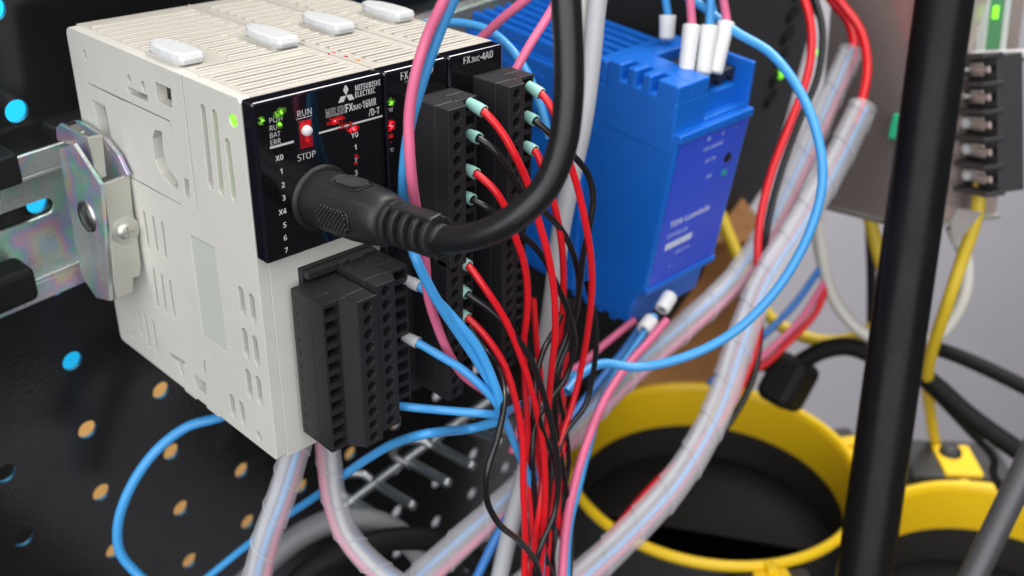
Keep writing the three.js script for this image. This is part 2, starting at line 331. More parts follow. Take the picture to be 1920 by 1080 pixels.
function shard(cx, cy, z, r, n = 5) {                                                    // a small uneven glowing facet, one piece of an imitated LED glow
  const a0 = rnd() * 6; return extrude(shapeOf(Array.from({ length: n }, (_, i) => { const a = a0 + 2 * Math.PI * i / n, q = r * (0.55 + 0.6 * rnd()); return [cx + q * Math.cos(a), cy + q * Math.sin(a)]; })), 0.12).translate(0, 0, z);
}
function ledGlowFacets(parent, u, v, sx, sy, n, hue, dimmer = 0) {                            // an LED and its soft glow, imitated by emissive facets that dim outwards
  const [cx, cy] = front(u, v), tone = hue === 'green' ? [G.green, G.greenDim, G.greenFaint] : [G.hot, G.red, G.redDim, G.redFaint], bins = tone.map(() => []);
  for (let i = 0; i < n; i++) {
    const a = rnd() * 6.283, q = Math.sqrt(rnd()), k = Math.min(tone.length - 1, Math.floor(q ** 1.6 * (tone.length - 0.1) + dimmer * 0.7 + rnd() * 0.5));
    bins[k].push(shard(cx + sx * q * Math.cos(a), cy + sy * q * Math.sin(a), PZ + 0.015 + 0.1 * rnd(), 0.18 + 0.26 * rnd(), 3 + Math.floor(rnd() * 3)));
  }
  bins.forEach((b, k) => { if (b.length) obj('status_led_glow', b, tone[k], parent); });
}
{
  const t = thing('programmable_controller', 'off-white programmable controller with glossy black front panel and vented side', 'controller', V(0, 0, 0));
  // housing core, then the side wall with its openings
  const body = obj('inner_chassis', [rbox(4.6, W1 - 0.15, 0.4, H - 7, -D + 0.5, -1.3, 0.3)], M.white, t);
  obj('back_wall', [rbox(2.75, W1 - 0.15, 0.4, H - 1.45, -D + 0.2, -D + 1.4, 0.2), rbox(W1 - 1.3, W1 - 0.15, H - 7.4, H - 1.45, -D + 1.3, -0.4, 0.2), rbox(2.85, W1 - 1.2, H - 7.4, H - 1.45, -1.4, -0.2, 0.2)], M.white, t);
  const fl = shapeOf([[2.85, 0], [W1 - 0.2, 0], [W1 - 0.2, 54.0], [2.85, 54.0]]);
  fl.holes.push(pathOf([[10.2, 4], [30.5, 4], [30.5, 48.6], [10.2, 48.6]]));
  obj('front_wall', extrude(fl, 1.4, 0.1).translate(0, 0, -1.25), M.white, t);
  const sw = shapeOf([[0.7, 0], [D - 1, 0], [D, 1], [D, H - 2], [D - 0.6, H - 0.7], [D - 2, H], [1, H], [0, H - 1], [0, 0.8]]);
  const cut = (pts) => sw.holes.push(pathOf(pts));
  const z1 = (x, y) => side(x / 2, y / 2), z7 = (x, y) => side(x / 1.8, 480 + y / 1.8), zp = side;
  cut(stadium(zp(158, 98), zp(160, 109), 0.7)); cut(disc(zp(242, 149), 0.9, 1.2)); cut(disc(zp(268, 161), 0.9, 1.2));
  cut([z1(474, 322), z1(552, 358), z1(554, 384), z1(482, 350)]);
  cut([z1(580, 306), z1(640, 334), z1(645, 408), z1(588, 378)]);
  cut([z1(328, 309), z1(636, 453), z1(642, 506), z1(639, 507), z1(632, 457), z1(474, 384), z1(452, 376), z1(328, 313)]);
  cut([z1(342, 372), z1(392, 398), z1(424, 545), z1(428, 585), z1(404, 560), z1(380, 520)]);
  cut([z1(580, 487), z1(606, 494), z1(611, 560), z1(624, 620), z1(648, 655), z1(667, 682), z1(668, 712), z1(640, 696), z1(602, 650), z1(580, 600), z1(570, 520)]);
  cut([z1(688, 668), z1(706, 674), z1(711, 746), z1(694, 736)]);
  cut([z1(486, 660), z1(512, 676), z1(534, 686), z1(680, 768), z1(679, 771), z1(530, 690), z1(486, 664)]);
  cut([z1(676, 284), z1(680, 286), z1(742, 790), z1(738, 789)]);
  const slots = [[760, 408, 790, 694, 8.5], [852, 536, 877, 740, 8.5]];
  for (const [a, b, c, d] of slots) cut(stadium(z1(a, b), z1(c, d), 1.0));
  cut(stadium(z1(803, 428), z1(830, 716), 1.0)); cut(disc(z1(873, 452), 1.5, 1.45));
  for (const [a, b, c, d] of [[540, 800, 557, 922], [573, 818, 590, 942], [607, 838, 623, 965]]) cut(stadium(z1(a, b), z1(c, d), 0.62));
  for (const [a, b, c, d] of [[518, 50, 533, 170], [545, 68, 560, 188], [573, 88, 589, 206], [464, 186, 478, 262], [489, 200, 505, 305], [515, 220, 532, 328]]) cut(stadium(z7(a, b), z7(c, d), 0.6));
  for (const [a, b, c, d] of [[812, 118, 821, 192], [848, 142, 856, 216], [824, 258, 833, 334], [859, 284, 868, 360], [836, 396, 844, 470], [870, 420, 879, 492], [782, 480, 788, 534], [814, 504, 822, 560]]) cut(stadium(z7(a, b), z7(c, d), 1.15, 4));
  cut(disc(z7(875, 608), 1.0, 1.3)); cut(disc(z7(449, 268), 0.9, 1.1));
  cut([z7(568, 324), z7(622, 356), z7(624, 366), z7(612, 362), z7(622, 402), z7(614, 402), z7(600, 356), z7(570, 336)]);
  cut([z7(652, 398), z7(692, 428), z7(697, 470), z7(660, 444)]); cut([z7(684, 350), z7(691, 354), z7(695, 402), z7(688, 398)]);
  const lab = [zp(356, 440), zp(402, 465), zp(426, 660), zp(380, 628)];
  cut(lab);
  const wall = obj('side_wall', alongX(extrude(sw, 2.8, 0.12, 10)), M.white, t);
  const inset = (pts, k) => { const cx = pts.reduce((s, p) => s + p[0], 0) / pts.length, cy = pts.reduce((s, p) => s + p[1], 0) / pts.length; return pts.map(([x, y]) => [cx + (x - cx) * k, cy + (y - cy) * k]); };
  obj('side_label', alongX(extrude(shapeOf(inset(lab, 0.985)), 0.8)).translate(0.18, 0, 0), M.pale, wall, { label: 'pale grey-green inset label plate on the side' });
  obj('led_glow_plate', alongX(extrude(shapeOf(disc(z1(873, 452), 1.45, 1.4, 20)), 0.4)).translate(0.35, 0, 0), G.green, wall, { label: 'lit green indicator window' });
  obj('led_glow_plate', alongX(extrude(shapeOf(stadium(z1(803, 428), z1(830, 716), 0.98)), 0.3)).translate(2.2, 0, 0), G.greenDim, wall);  // glowing plates added in two slots to imitate LED light from inside
  obj('led_glow_plate', alongX(extrude(shapeOf(stadium(z1(852, 536), z1(877, 740), 0.98)), 0.3)).translate(2.2, 0, 0), G.greenDim, wall);
  { const p = z1(622, 350); obj('socket', [cube(1.6, 2.55, p[1] - 1.8, p[1] + 1.2, -p[0] - 0.6, -p[0] + 1.1)], M.black, wall); }
  for (const [a, b] of [[640, 470], [716, 536]]) { const [z, y] = z7(a, b); obj('foot_lug', rbox(0.2, 6, -1.2, 0.6, -z - 3, -z + 3, 0.4), M.white, t); }
  // roof
  const rows = ventRows(W1), roof = obj('roof', topVents(2.75, W1, rows.map(([z, a, b]) => [z, a - 2.0, b - 2.6])), M.whiteTop, t);
  for (const r of ribs(0, rows)) obj('vent_rib', r, M.whiteTop, roof);
  for (const [u, v, m] of [[622, 101, G.redDim], [645, 108, G.redDim], [668, 115, G.orange]]) { const p = onY(u, v, H); obj('light_leak_glow', rbox(p.x - 0.9, p.x + 0.9, H - 0.5, H + 0.35, p.z - 0.4, p.z + 0.4, 0.2), m, roof); }  // glowing dots imitate coloured light leaking onto the ribs
  latch(t, 5.6, -35.5); latch(t, 29.2, -33);
  // black front
  const hb = 54.2, fs = shapeOf([[0.1, hb], [W1 - 0.25, hb], [W1 - 0.25, H - 0.1], [0.1, H - 0.1]]);
  const fp = obj('front_panel', rbox(0.05, W1 - 0.2, hb, H + 0.05, 0.05, PZ - 0.05, 0.7), M.gloss, t);
  const sx0 = 0.75, sx1 = W1 - 0.7, sy0 = hb + 0.75, sy1 = H - 0.75, ppm = 32;
  const tex = printed(sx1 - sx0, sy1 - sy0, ppm, (g, w, h) => {
    g.fillStyle = '#0b0a0e'; g.fillRect(0, 0, w, h);
    const q = (u, v) => { const [x, y] = front(u, v); return [(x - sx0) * ppm, (sy1 - y) * ppm]; };
    const txt = (s, u, v, mm, align = 'center', bold = false, sx = 1) => { const [x, y] = q(u, v); g.save(); g.translate(x, y); g.scale(sx, 1); g.font = font(mm * ppm / 0.72, bold); g.textAlign = align; g.textBaseline = 'middle'; g.fillText(s, 0, 0); g.restore(); };
    const line = (u0, v0, u1, v1, mm) => { const a = q(u0, v0), b = q(u1, v1); g.lineWidth = mm * ppm; g.beginPath(); g.moveTo(a[0], (a[1] + b[1]) / 2); g.lineTo(b[0], (a[1] + b[1]) / 2); g.stroke(); };
    g.fillStyle = g.strokeStyle = '#c8c8c6';
    [['POW', 504, 227], ['RUN', 504.5, 241.5], ['BAT', 505, 255.5], ['ERR', 506, 269]].forEach(([s, u, v]) => txt(s, u, v, 1.12, 'left'));
    line(506, 277, 551, 266, 0.5); line(598, 250, 717, 217, 0.45);
    txt('RUN', 571, 211, 1.4); txt('STOP', 575, 292, 1.45);
    [['X0', 524, 296], ['1', 528, 321], ['2', 531, 347], ['3', 532.5, 371], ['X4', 530, 397], ['5', 534, 422], ['6', 535, 446], ['7', 537, 469]].forEach(([s, u, v]) => txt(s, u, v, 1.2, 'center', true));
    [['Y0', 665, 253], ['1', 667, 276], ['2', 667, 301], ['3', 668, 324]].forEach(([s, u, v]) => txt(s, u, v, 1.25, 'center', true));
    txt('MITSUBISHI', 665, 166, 1.25, 'left', true, 0.70); txt('ELECTRIC', 665, 178.5, 1.25, 'left', true, 0.72);
    const [lx, ly] = q(649, 179), e = 1.45 * ppm;
    for (const a of [-90, 30, 150]) {                                                    // three rhombs meeting in one point
      const c = (deg, r) => [lx + r * Math.cos(deg * Math.PI / 180), ly + r * Math.sin(deg * Math.PI / 180)];
      g.beginPath(); [[lx, ly], c(a - 30, e), c(a, e * 1.732), c(a + 30, e)].forEach(([x, y], i) => (i ? g.lineTo(x, y) : g.moveTo(x, y))); g.closePath(); g.fill();
    }
    const [mx, my] = q(610, 214);
    g.font = font(1.75 * ppm / 0.72, true); g.textAlign = 'left'; g.textBaseline = 'middle'; g.lineWidth = 3;
    g.save(); g.translate(mx, my); g.scale(0.62, 1); g.strokeText('MELSEC', 0, 0, 400); g.restore();
    const part = (s, u, v, mm, bold = false, k = 0.8) => txt(s, u, v, mm, 'left', bold, k);
    part('FX', 647, 204, 1.75, true, 0.74); part('3UC', 661, 203, 1.1, true, 0.8); part('-16MR', 676, 197.5, 1.7, true, 0.62); part('/D-T', 691, 212, 1.6, true, 0.70);
  });
  const sheet = printSheet('front_print', sx0, sx1, sy0, sy1, PZ, tex, fp);
  // run / stop switch
  const [wx, wy] = front(572, 251);
  const sw0 = obj('switch', rbox(wx - 2.1, wx + 2.1, wy - 3.7, wy + 3.7, PZ - 0.2, PZ + 0.35, 0.3), M.gloss, t);
  obj('switch_well', rbox(wx - 1.6, wx + 1.6, wy - 3.0, wy + 3.1, PZ, PZ + 0.42, 0.2), M.redGlowWell, sw0);
  obj('switch_glow', [shard(wx - 0.6, wy + 1.9, PZ + 0.40, 1.0), shard(wx + 0.7, wy + 2.2, PZ + 0.40, 0.8), shard(wx + 0.2, wy - 1.2, PZ + 0.40, 1.0, 4), shard(wx + 0.8, wy + 0.1, PZ + 0.4, 0.8)], G.redDim, sw0);  // emissive facets imitate red LED glow in the well
  obj('switch_lever', aim(lathe([[1.15, 0], [1.15, 0.7], [0.9, 1.3], [0.4, 1.5], [0, 1.52]]), V(wx, wy + 0.9, PZ + 0.3), V(wx, wy + 0.9, PZ + 5)), M.latch, sw0);
  ledGlowFacets(sheet, 524, 211, 1.5, 1.0, 30, 'green'); ledGlowFacets(sheet, 490, 226, 0.8, 0.8, 14, 'green'); ledGlowFacets(sheet, 524, 232, 0.9, 0.9, 9, 'green');
  ledGlowFacets(sheet, 662, 242, 1.6, 0.7, 26, 'red'); ledGlowFacets(sheet, 630, 226, 2.4, 0.9, 40, 'red', 1); ledGlowFacets(sheet, 644, 236, 2.6, 0.7, 16, 'red', 4); ledGlowFacets(sheet, 668, 300, 0.5, 1.4, 7, 'red', 2);  // wide dim red clusters imitate reflected glow on the panel
}

// ---------------------------------------------------------------- plug-in terminal blocks
const ROWS = 11, RP = 3.5;
function terminalBlock(label, x0, y0, zb, zf, flip, group, notches) {
  // plan (x from the side with the screw holes): hole column, step, wire-slot column; flip puts the wire slots on the other side
  const t = thing('terminal_block', label, 'terminal block', V(x0 + 6, y0, zb), group);
  const fx = (x) => (flip ? x0 + 12.2 - x : x0 + x), h = ROWS * RP + 0.6, zs = zf - 3.8;
  const bx = (a, b, ...r) => rbox(Math.min(fx(a), fx(b)), Math.max(fx(a), fx(b)), ...r);
  obj('block_body', [bx(0, 5.4, y0, y0 + h, zb, zf - 4.3, 0.3), bx(5.2, 7.0, y0, y0 + h, zb, zs - 0.1, 0.3), bx(6.8, 12.2, y0, y0 + h, zb, zs - 4.3, 0.3)], M.black, t, { tile: 25 });
  // step between the two columns
  const st = [[fx(5.3), zf - 0.3], [fx(5.3), zb], [fx(7.6), zb], [fx(7.6), zs + 0.05]];
  const stg = extrude(shapeOf((flip ? st.slice().reverse() : st).map(([a, b]) => [a, -b])), h - 0.3).rotateX(-Math.PI / 2).translate(0, y0 + 0.15, 0);
  obj('block_step', stg, M.black, t, { tile: 25 });
  const holes = shapeOf([[fx(0.05), y0 + 0.05], [fx(5.35), y0 + 0.05], [fx(5.35), y0 + h - 0.05], [fx(0.05), y0 + h - 0.05]]);
  const slots = shapeOf([[fx(7.2), y0 + 0.05], [fx(12.15), y0 + 0.05], [fx(12.15), y0 + h - 0.05], [fx(7.2), y0 + h - 0.05]]);
  for (let i = 0; i < ROWS; i++) {
    const y = y0 + 0.3 + (i + 0.5) * RP;
    holes.holes.push(pathOf(disc([fx(2.7), y], 1.18, 1.18, 16)));
    slots.holes.push(pathOf([[fx(8.0), y - 1.1], [fx(11.6), y - 1.1], [fx(11.6), y + 1.15], [fx(8.0), y + 1.15]]));
  }
  obj('screw_hole_face', extrude(holes, 4.4, 0.14).translate(0, 0, zf - 4.4), M.black, t, { tile: 25 });
  obj('wire_slot_face', extrude(slots, 4.4, 0.12).translate(0, 0, zs - 4.4), M.black, t, { tile: 25 });
  for (let i = 0; i < ROWS; i++) {
    const y = y0 + 0.3 + (i + 0.5) * RP;
    obj('clamp_screw', aim(lathe([[0, 0.25], [0.75, 0.25], [0.9, 0.05], [0.9, 0]], 12), V(fx(2.7), y, zf - 4.28), V(fx(2.7), y, zf)), M.hole, t);
    if (notches) obj('index_mark', rbox(fx(12.2) - 0.12, fx(12.2) + 0.1, y - 0.75, y + 0.5, zb + 1.0, zb + 2.0, 0.08), M.hole, t);
  }
  return t;
}
{
  const h = thing('terminal_header', 'black header socket recessed in the lower front of the controller', 'socket', V(20, 4, 0));
  const s = shapeOf([[10.3, 4.1], [30.4, 4.1], [30.4, 48.5], [10.3, 48.5]]);
  obj('header_shell', [extrude(s, 2.6, 0.2).translate(0, 0, -1.2), rbox(19.6, 21.2, 4.4, 48, 0, 3.6, 0.3), rbox(10.6, 30.2, 46.4, 48.2, 0, 3.4, 0.3)], M.black, h);
  obj('header_pin', [rbox(22, 26, 46.2, 48.3, 1.5, 4.2, 0.2)], M.black, h);
  terminalBlock('black terminal block with open wire slots, beside the white housing edge', 6.4, 6.6, 2.2, 17.8, true, 'plug-in terminal blocks', true);
  terminalBlock('black terminal block holding the grey tipped blue wires', 18.9, 8.2, 2.2, 17.2, false, 'plug-in terminal blocks');
}

// ---------------------------------------------------------------- the two analogue modules
function analogModule(x0, w, label, first) {
  const t = thing('analog_module', label, 'module', V(x0 + w / 2, 0, 0));
  obj('housing', rbox(x0 + 0.1, x0 + w - 0.1, 0.6, H - 7, -D + 0.5, -0.4, 0.5), M.white, t);
  obj('upper_wall', [rbox(x0 + 0.1, x0 + 1.2, H - 7.4, H - 1.45, -D + 0.5, -0.4, 0.2), rbox(x0 + w - 1.2, x0 + w - 0.1, H - 7.4, H - 1.45, -D + 0.5, -0.4, 0.2), rbox(x0 + 1.1, x0 + w - 1.1, H - 7.4, H - 1.45, -D + 0.5, -D + 1.6, 0.2)], M.white, t);
  const rows = ventRows(w), roof = obj('roof', topVents(x0, x0 + w, rows), M.whiteTop, t);
  for (const r of ribs(x0, rows)) obj('vent_rib', r, M.whiteTop, roof);
  obj('seam_ridge', rbox(x0 - 0.15, x0 + 0.45, H - 1, H + 0.5, -D + 1, -1, 0.25), M.whiteTop, roof);
  const fp = obj('front_panel', rbox(x0 + 0.15, x0 + w - 0.15, 46, H + 0.05, -0.3, PZ - 0.05, 0.9), M.gloss, t);
  obj('lower_front', rbox(x0 + 0.3, x0 + w - 0.3, 3, 46.2, -0.3, 2.6, 0.5), M.black, t);
  const sx0 = x0 + 1.1, sx1 = x0 + w - 1.1, sy0 = 60, sy1 = H - 0.95, ppm = 32;
  const tex = printed(sx1 - sx0, sy1 - sy0, ppm, (g, cw, ch) => {
    g.fillStyle = '#0b0a0e'; g.fillRect(0, 0, cw, ch); g.fillStyle = '#c4c4c2'; g.textBaseline = 'middle';
    const q = (u, v) => { const [x, y] = front(u, v); return [(x - sx0) * ppm, (sy1 - y) * ppm]; };
    const put = (s, x, y, mm, k = 0.82, bold = false) => { g.save(); g.translate(x, y); g.scale(k, 1); g.font = font(mm * ppm / 0.72, bold); g.fillText(s, 0, 0); g.restore(); };
    const [bx, by] = first ? q(750, 143.5) : q(868, 114);
    put('FX', bx, by, 1.9, 0.78, true); put('3UC', bx + 2.7 * ppm, by + 0.3 * ppm, 1.25, 0.82, true); put('-4AD', bx + 5.4 * ppm, by, 1.9, 0.76, true);
    if (first) { put('PW', ...q(725, 208), 1.0, 0.9); put('24V', ...q(726, 243), 1.0, 0.85); put('A/D', ...q(725, 284), 1.0, 0.9); }
    else { put('PW', 1.0 * ppm, 8.6 * ppm, 1.0, 0.9); put('24V', 1.0 * ppm, 13 * ppm, 1.0, 0.85); put('A/D', 1.0 * ppm, 17.5 * ppm, 1.0, 0.9); }
  });
  const sheet = printSheet('front_print', sx0, sx1, sy0, sy1, PZ, tex, fp);
  if (first) {
    ledGlowFacets(sheet, 733, 192, 0.9, 0.9, 20, 'green'); ledGlowFacets(sheet, 733, 235, 1.1, 1.3, 34, 'red'); ledGlowFacets(sheet, 733, 260, 0.7, 1.3, 10, 'red', 2);
  }
  latch(t, x0 + 13.5, -35);
  return t;
}
analogModule(W1, W2, 'analogue module with green and red status lights, beside the controller', true);
analogModule(W1 + W2, W3, 'analogue module with unlit front, farthest from the controller panel', false);
terminalBlock('upper black terminal block on the module with lit status lights', 41.3, 43.6, 4.2, 16.6, false, 'plug-in terminal blocks');
terminalBlock('lower black terminal block on the module with lit status lights', 41.3, 5.6, 2.5, 15.4, false, 'plug-in terminal blocks');
terminalBlock('upper black terminal block on the module with the unlit front', 60.0, 45.0, 4.2, 16.6, false, 'plug-in terminal blocks');
terminalBlock('lower black terminal block on the module with the unlit front', 60.0, 6.4, 2.5, 15.4, false, 'plug-in terminal blocks');

// ---------------------------------------------------------------- programming cable
{
  const a = onZ(602, 371, PZ), b = at(836, 449, 205), axis = b.clone().sub(a), L = axis.length();
  const t = thing('programming_cable', 'thick black cable with round ribbed plug in the controller front', 'cable', a);
  const n = axis.clone().normalize(), q = new THREE.Quaternion().setFromUnitVectors(V(0, 1, 0), n);
  obj('socket_ring', aim(lathe([[7.6, 0], [7.6, 0.5], [7.0, 0.9], [6.5, 0.9]], 40), a, a.clone().add(V(0, 0, 1))), M.rubber, t);
  const k = L / 43;
  obj('plug_body', aim(lathe([[0, 0.2], [6.1, 0.2], [6.45, 0.7], [6.55, 4 * k], [6.5, 15 * k], [6.1, 21 * k], [5.6, 24 * k], [5.0, 25.5 * k], [4.4, 26 * k], [0, 26 * k]], 48), a, b), M.rubber, t, { tile: 12 });
  // grips: raised checks on the side, fine bars on the top; both sit on the body's surface
  const frame = (ang, y, r) => { const e = V(Math.cos(ang), 0, Math.sin(ang)), m = new THREE.Matrix4().makeBasis(V(-Math.sin(ang), 0, Math.cos(ang)).negate(), V(0, 1, 0), e).setPosition(e.clone().multiplyScalar(r).setY(y)); return m; };
  const toWorld = new THREE.Matrix4().makeRotationFromQuaternion(q).setPosition(a);
  // angle around the plug that faces a given world direction
  const angleOf = (dir) => { const d = dir.clone().applyQuaternion(q.clone().invert()); return Math.atan2(d.z, d.x); };
  const toEye = EYE.clone().sub(a), perp = toEye.clone().addScaledVector(n, -toEye.dot(n)).normalize(), over = n.clone().cross(perp); if (over.y < 0) over.negate();
  const facing0 = (deg) => angleOf(perp.clone().multiplyScalar(Math.cos(deg * Math.PI / 180)).addScaledVector(over, Math.sin(deg * Math.PI / 180)));
  const aSide = facing0(-34), aTop = facing0(54);
  const grip = [], bars = [];
  for (let i = -4; i <= 4; i++) for (let j = -4; j <= 4; j++) {
    const s = i * 1.12 + (j & 1 ? 0.56 : 0), w = j * 0.56;
    if (Math.abs(s) > 4.9 - Math.max(0, Math.abs(w) - 1.3) * 1.2) continue;
    grip.push(new RoundedBoxGeometry(0.66, 0.66, 1.1, 1, 0.2).rotateZ(Math.PI / 4).applyMatrix4(frame(aSide + w / 6.4, 13.2 * k + s, 6.45)));
  }
  for (let i = -5; i <= 5; i++) bars.push(new RoundedBoxGeometry(4.4 - (Math.abs(i) > 3 ? (Math.abs(i) - 3) * 1.1 : 0), 0.42, 0.5, 1, 0.15).applyMatrix4(frame(aTop, 13.5 * k + i * 0.85, 6.45)));
  for (const g of [...grip, ...bars]) g.applyMatrix4(toWorld);
  const gp = obj('grip_pad', grip, M.rubber, t); gp.userData.kind = 'stuff';
  obj('grip_bars', bars, M.rubber, t);
  // rim round each grip
  const rim = (ang, hw, hl, yc) => { const p = []; for (let i = 0; i < 36; i++) { const f = 2 * Math.PI * i / 36, cx = Math.sign(Math.cos(f)) * Math.abs(Math.cos(f)) ** 0.6, cy = Math.sign(Math.sin(f)) * Math.abs(Math.sin(f)) ** 0.6, an = ang + hw * cx / 6.45; p.push(V(Math.cos(an) * 6.5, yc + hl * cy, Math.sin(an) * 6.5).applyMatrix4(toWorld)); } return new THREE.TubeGeometry(new THREE.CatmullRomCurve3(p, true), 90, 0.16, 6, true); };
  obj('grip_rim', rim(aSide, 2.7, 5.6, 13.2 * k), M.rubber, t); obj('grip_rim', rim(aTop, 2.6, 5.2, 13.5 * k), M.rubber, t);
  // strain relief: rings joined by side webs
  for (let i = 0; i < 5; i++) { const y = (27.0 + i * 3.25) * k, r = 4.75 - i * 0.13; obj('relief_ring', aim(lathe([[2.6, y - 0.85], [r - 0.3, y - 0.85], [r, y - 0.55], [r, y + 0.55], [r - 0.3, y + 0.85], [2.6, y + 0.85]], 36), a, b), M.rubber, t); }
  for (const s of [aTop, aTop + Math.PI]) obj('relief_web', new RoundedBoxGeometry(3.4, 15 * k, 1.6, 2, 0.5).applyMatrix4(frame(s, 33.5 * k, 3.75)).applyMatrix4(toWorld), M.rubber, t);
  obj('relief_core', aim(lathe([[2.8, 25 * k], [2.8, 41.5 * k], [2.7, 43 * k], [0, 43 * k]], 24), a, b), M.rubber, t);
  const c = [b.clone().addScaledVector(n, -4), b, at(900, 440, 200), at(965, 408, 196), at(1022, 352, 193), at(1054, 275, 190), at(1066, 180, 187), at(1066, 90, 185), at(1062, 10, 184), at(1058, -80, 184)];
  obj('cable_jacket', tube(curve(c), 2.72, 160, 24), M.cable, t);
}

// ---------------------------------------------------------------- wires
function ferrule(p0, p1, m, parent, r = 1.45) {
  const L = p0.distanceTo(p1);
  obj('ferrule', aim(lathe([[r * 0.62, 0], [r * 0.86, 0], [r * 0.92, L * 0.3], [r, L * 0.55], [r, L], [r * 0.78, L], [r * 0.7, L * 0.5]], 18), p0, p1), m, parent);
}
function wire(name, label, category, m, pts, r, { group, tip, tipMat, seg } = {}) {
  const t = thing(name, label, category, pts[0], group);
  obj('insulation', tube(pts, r, seg ?? pts.length * 9, 12), m, t);
  if (tip) ferrule(tip[0], tip[1], tipMat, t);
  return t;
}
const Z = (list) => list.map(([u, v, z]) => onZ(u, v, z));
const A = (list) => list.map(([u, v, d]) => at(u, v, d));
// ferruled wires: tip from inside the slot outwards, then the run of the wire
function tipped(label, m, group, tip, run, r = 1.0, name = 'wire', tipMat = M.mint) {
  const [p0, p1] = [onZ(...tip[0]), onZ(...tip[1])];
  wire(name, label, 'wire', m, [p0.clone().lerp(p1, 0.45), p1, ...Z(run)], r, { group, tip: [p0, p1], tipMat });
}
tipped('red wire from the top slot of the lit module\'s upper terminal block', M.red, 'ferruled wires', [[879, 192, 13], [907, 209, 17.5]], [[937, 243, 21], [966, 292, 24], [990, 345, 25], [1010, 415, 26], [1027, 475, 27], [1038, 540, 27], [1041, 618, 26], [1034, 695, 24], [1028, 760, 23], [1022, 850, 25], [1012, 950, 28], [990, 1110, 30]], 0.9, 'red_wire');
tipped('red wire from the third slot of the lit module\'s upper terminal block', M.red, 'ferruled wires', [[874, 316, 12.6], [893, 326, 16]], [[925, 354, 20], [950, 395, 22], [967, 446, 23], [982, 490, 23], [989, 540, 22], [988, 590, 21], [982, 640, 20], [984, 707, 20], [988, 780, 22], [992, 880, 24], [1000, 1000, 27], [1004, 1110, 29]], 0.9, 'red_wire');
tipped('red wire from the top slot of the unlit module\'s upper terminal block', M.red, 'ferruled wires', [[990, 160, 13], [1015, 176, 17]], [[1034, 202, 20], [1052, 248, 22], [1067, 300, 23], [1085, 360, 24], [1098, 420, 25], [1107, 475, 25], [1110, 535, 24], [1104, 606, 22], [1089, 695, 20], [1069, 772, 20], [1050, 830, 21], [1036, 930, 24], [1022, 1110, 28]], 0.9, 'red_wire');
tipped('red wire from the fifth slot of the unlit module\'s upper terminal block', M.red, 'ferruled wires', [[984, 272, 12.6], [1003, 283, 16]], [[1018, 315, 18], [1036, 372, 20], [1049, 430, 21], [1056, 500, 20], [1055, 575, 18], [1048, 650, 16], [1050, 720, 16], [1058, 800, 17], [1052, 880, 19], [1046, 965, 21], [1060, 1040, 22], [1064, 1110, 23]], 0.9, 'red_wire');
tipped('red wire from the top slot of the lit module\'s lower terminal block', M.red, 'ferruled wires', [[860, 487, 12.6], [879, 499, 16]], [[909, 540, 20], [945, 596, 23], [974, 662, 25], [998, 738, 27], [1016, 822, 28], [1022, 900, 29], [1020, 985, 30], [1010, 1110, 32]], 0.9, 'red_wire');
tipped('red wire from the third slot of the lit module\'s lower terminal block', M.red, 'ferruled wires', [[858, 584, 12.4], [877, 596, 15.6]], [[910, 630, 20], [945, 684, 24], [966, 750, 27], [980, 828, 29], [981, 914, 30], [985, 1010, 31], [982, 1110, 32]], 0.9, 'red_wire');
tipped('black wire from the second slot of the lit module\'s upper terminal block', M.blackWire, 'ferruled wires', [[879, 251, 12.6], [898, 260, 16]], [[925, 280, 19], [956, 322, 21], [980, 362, 22], [1022, 398, 22], [1056, 436, 21], [1078, 485, 20], [1085, 535, 19], [1079, 590, 18], [1058, 640, 18], [1040, 690, 19], [1032, 760, 21], [1030, 860, 23], [1024, 960, 25], [1030, 1110, 27]], 0.82, 'black_wire');
tipped('black wire from the fourth slot of the lit module\'s upper terminal block', M.blackWire, 'ferruled wires', [[870, 366, 12.6], [887, 375, 15.6]], [[908, 386, 18], [940, 408, 20], [978, 440, 21], [1014, 476, 22], [1044, 535, 23], [1067, 590, 23], [1077, 645, 22], [1062, 705, 21], [1034, 746, 21], [1006, 790, 23], [998, 850, 25], [1004, 950, 27], [1012, 1110, 29]], 0.82, 'black_wire');
tipped('black wire from the third slot of the unlit module\'s upper terminal block', M.blackWire, 'ferruled wires', [[986, 216, 12.8], [1004, 227, 16]], [[1024, 244, 18], [1050, 268, 20], [1078, 295, 22], [1103, 328, 23], [1112, 370, 24], [1105, 425, 24], [1093, 480, 23], [1088, 530, 22], [1080, 580, 20], [1066, 640, 19], [1044, 700, 19], [1042, 790, 20], [1056, 880, 21], [1070, 980, 22], [1068, 1110, 23]], 0.82, 'black_wire');
tipped('black wire from the second slot of the lit module\'s lower terminal block', M.blackWire, 'ferruled wires', [[859, 538, 12.4], [877, 552, 15.6]], [[920, 582, 20], [962, 625, 24], [998, 680, 27], [1022, 750, 29], [1040, 828, 31], [1047, 890, 32], [1040, 961, 33], [1012, 1030, 34], [996, 1110, 34]], 0.82, 'black_wire');
wire('black_wire', 'black wire looping out past the blue supply\'s lower edge', 'wire', M.blackWire, Z([[1100, 530, 19], [1112, 580, 20], [1118, 640, 21], [1112, 700, 21], [1096, 762, 21], [1060, 812, 21], [1040, 870, 22], [1024, 960, 24], [1018, 1110, 26]]), 0.82, { group: 'loose black wires' });
wire('black_wire', 'black wire bowing out beside the joined light blue wires', 'wire', M.blackWire, Z([[880, 610, 12], [908, 655, 17], [934, 692, 24], [945, 752, 32], [933, 820, 36], [915, 878, 38], [912, 932, 38], [934, 980, 38], [978, 1018, 37], [1006, 1058, 36], [1016, 1110, 36]]), 0.84, { group: 'loose black wires' });
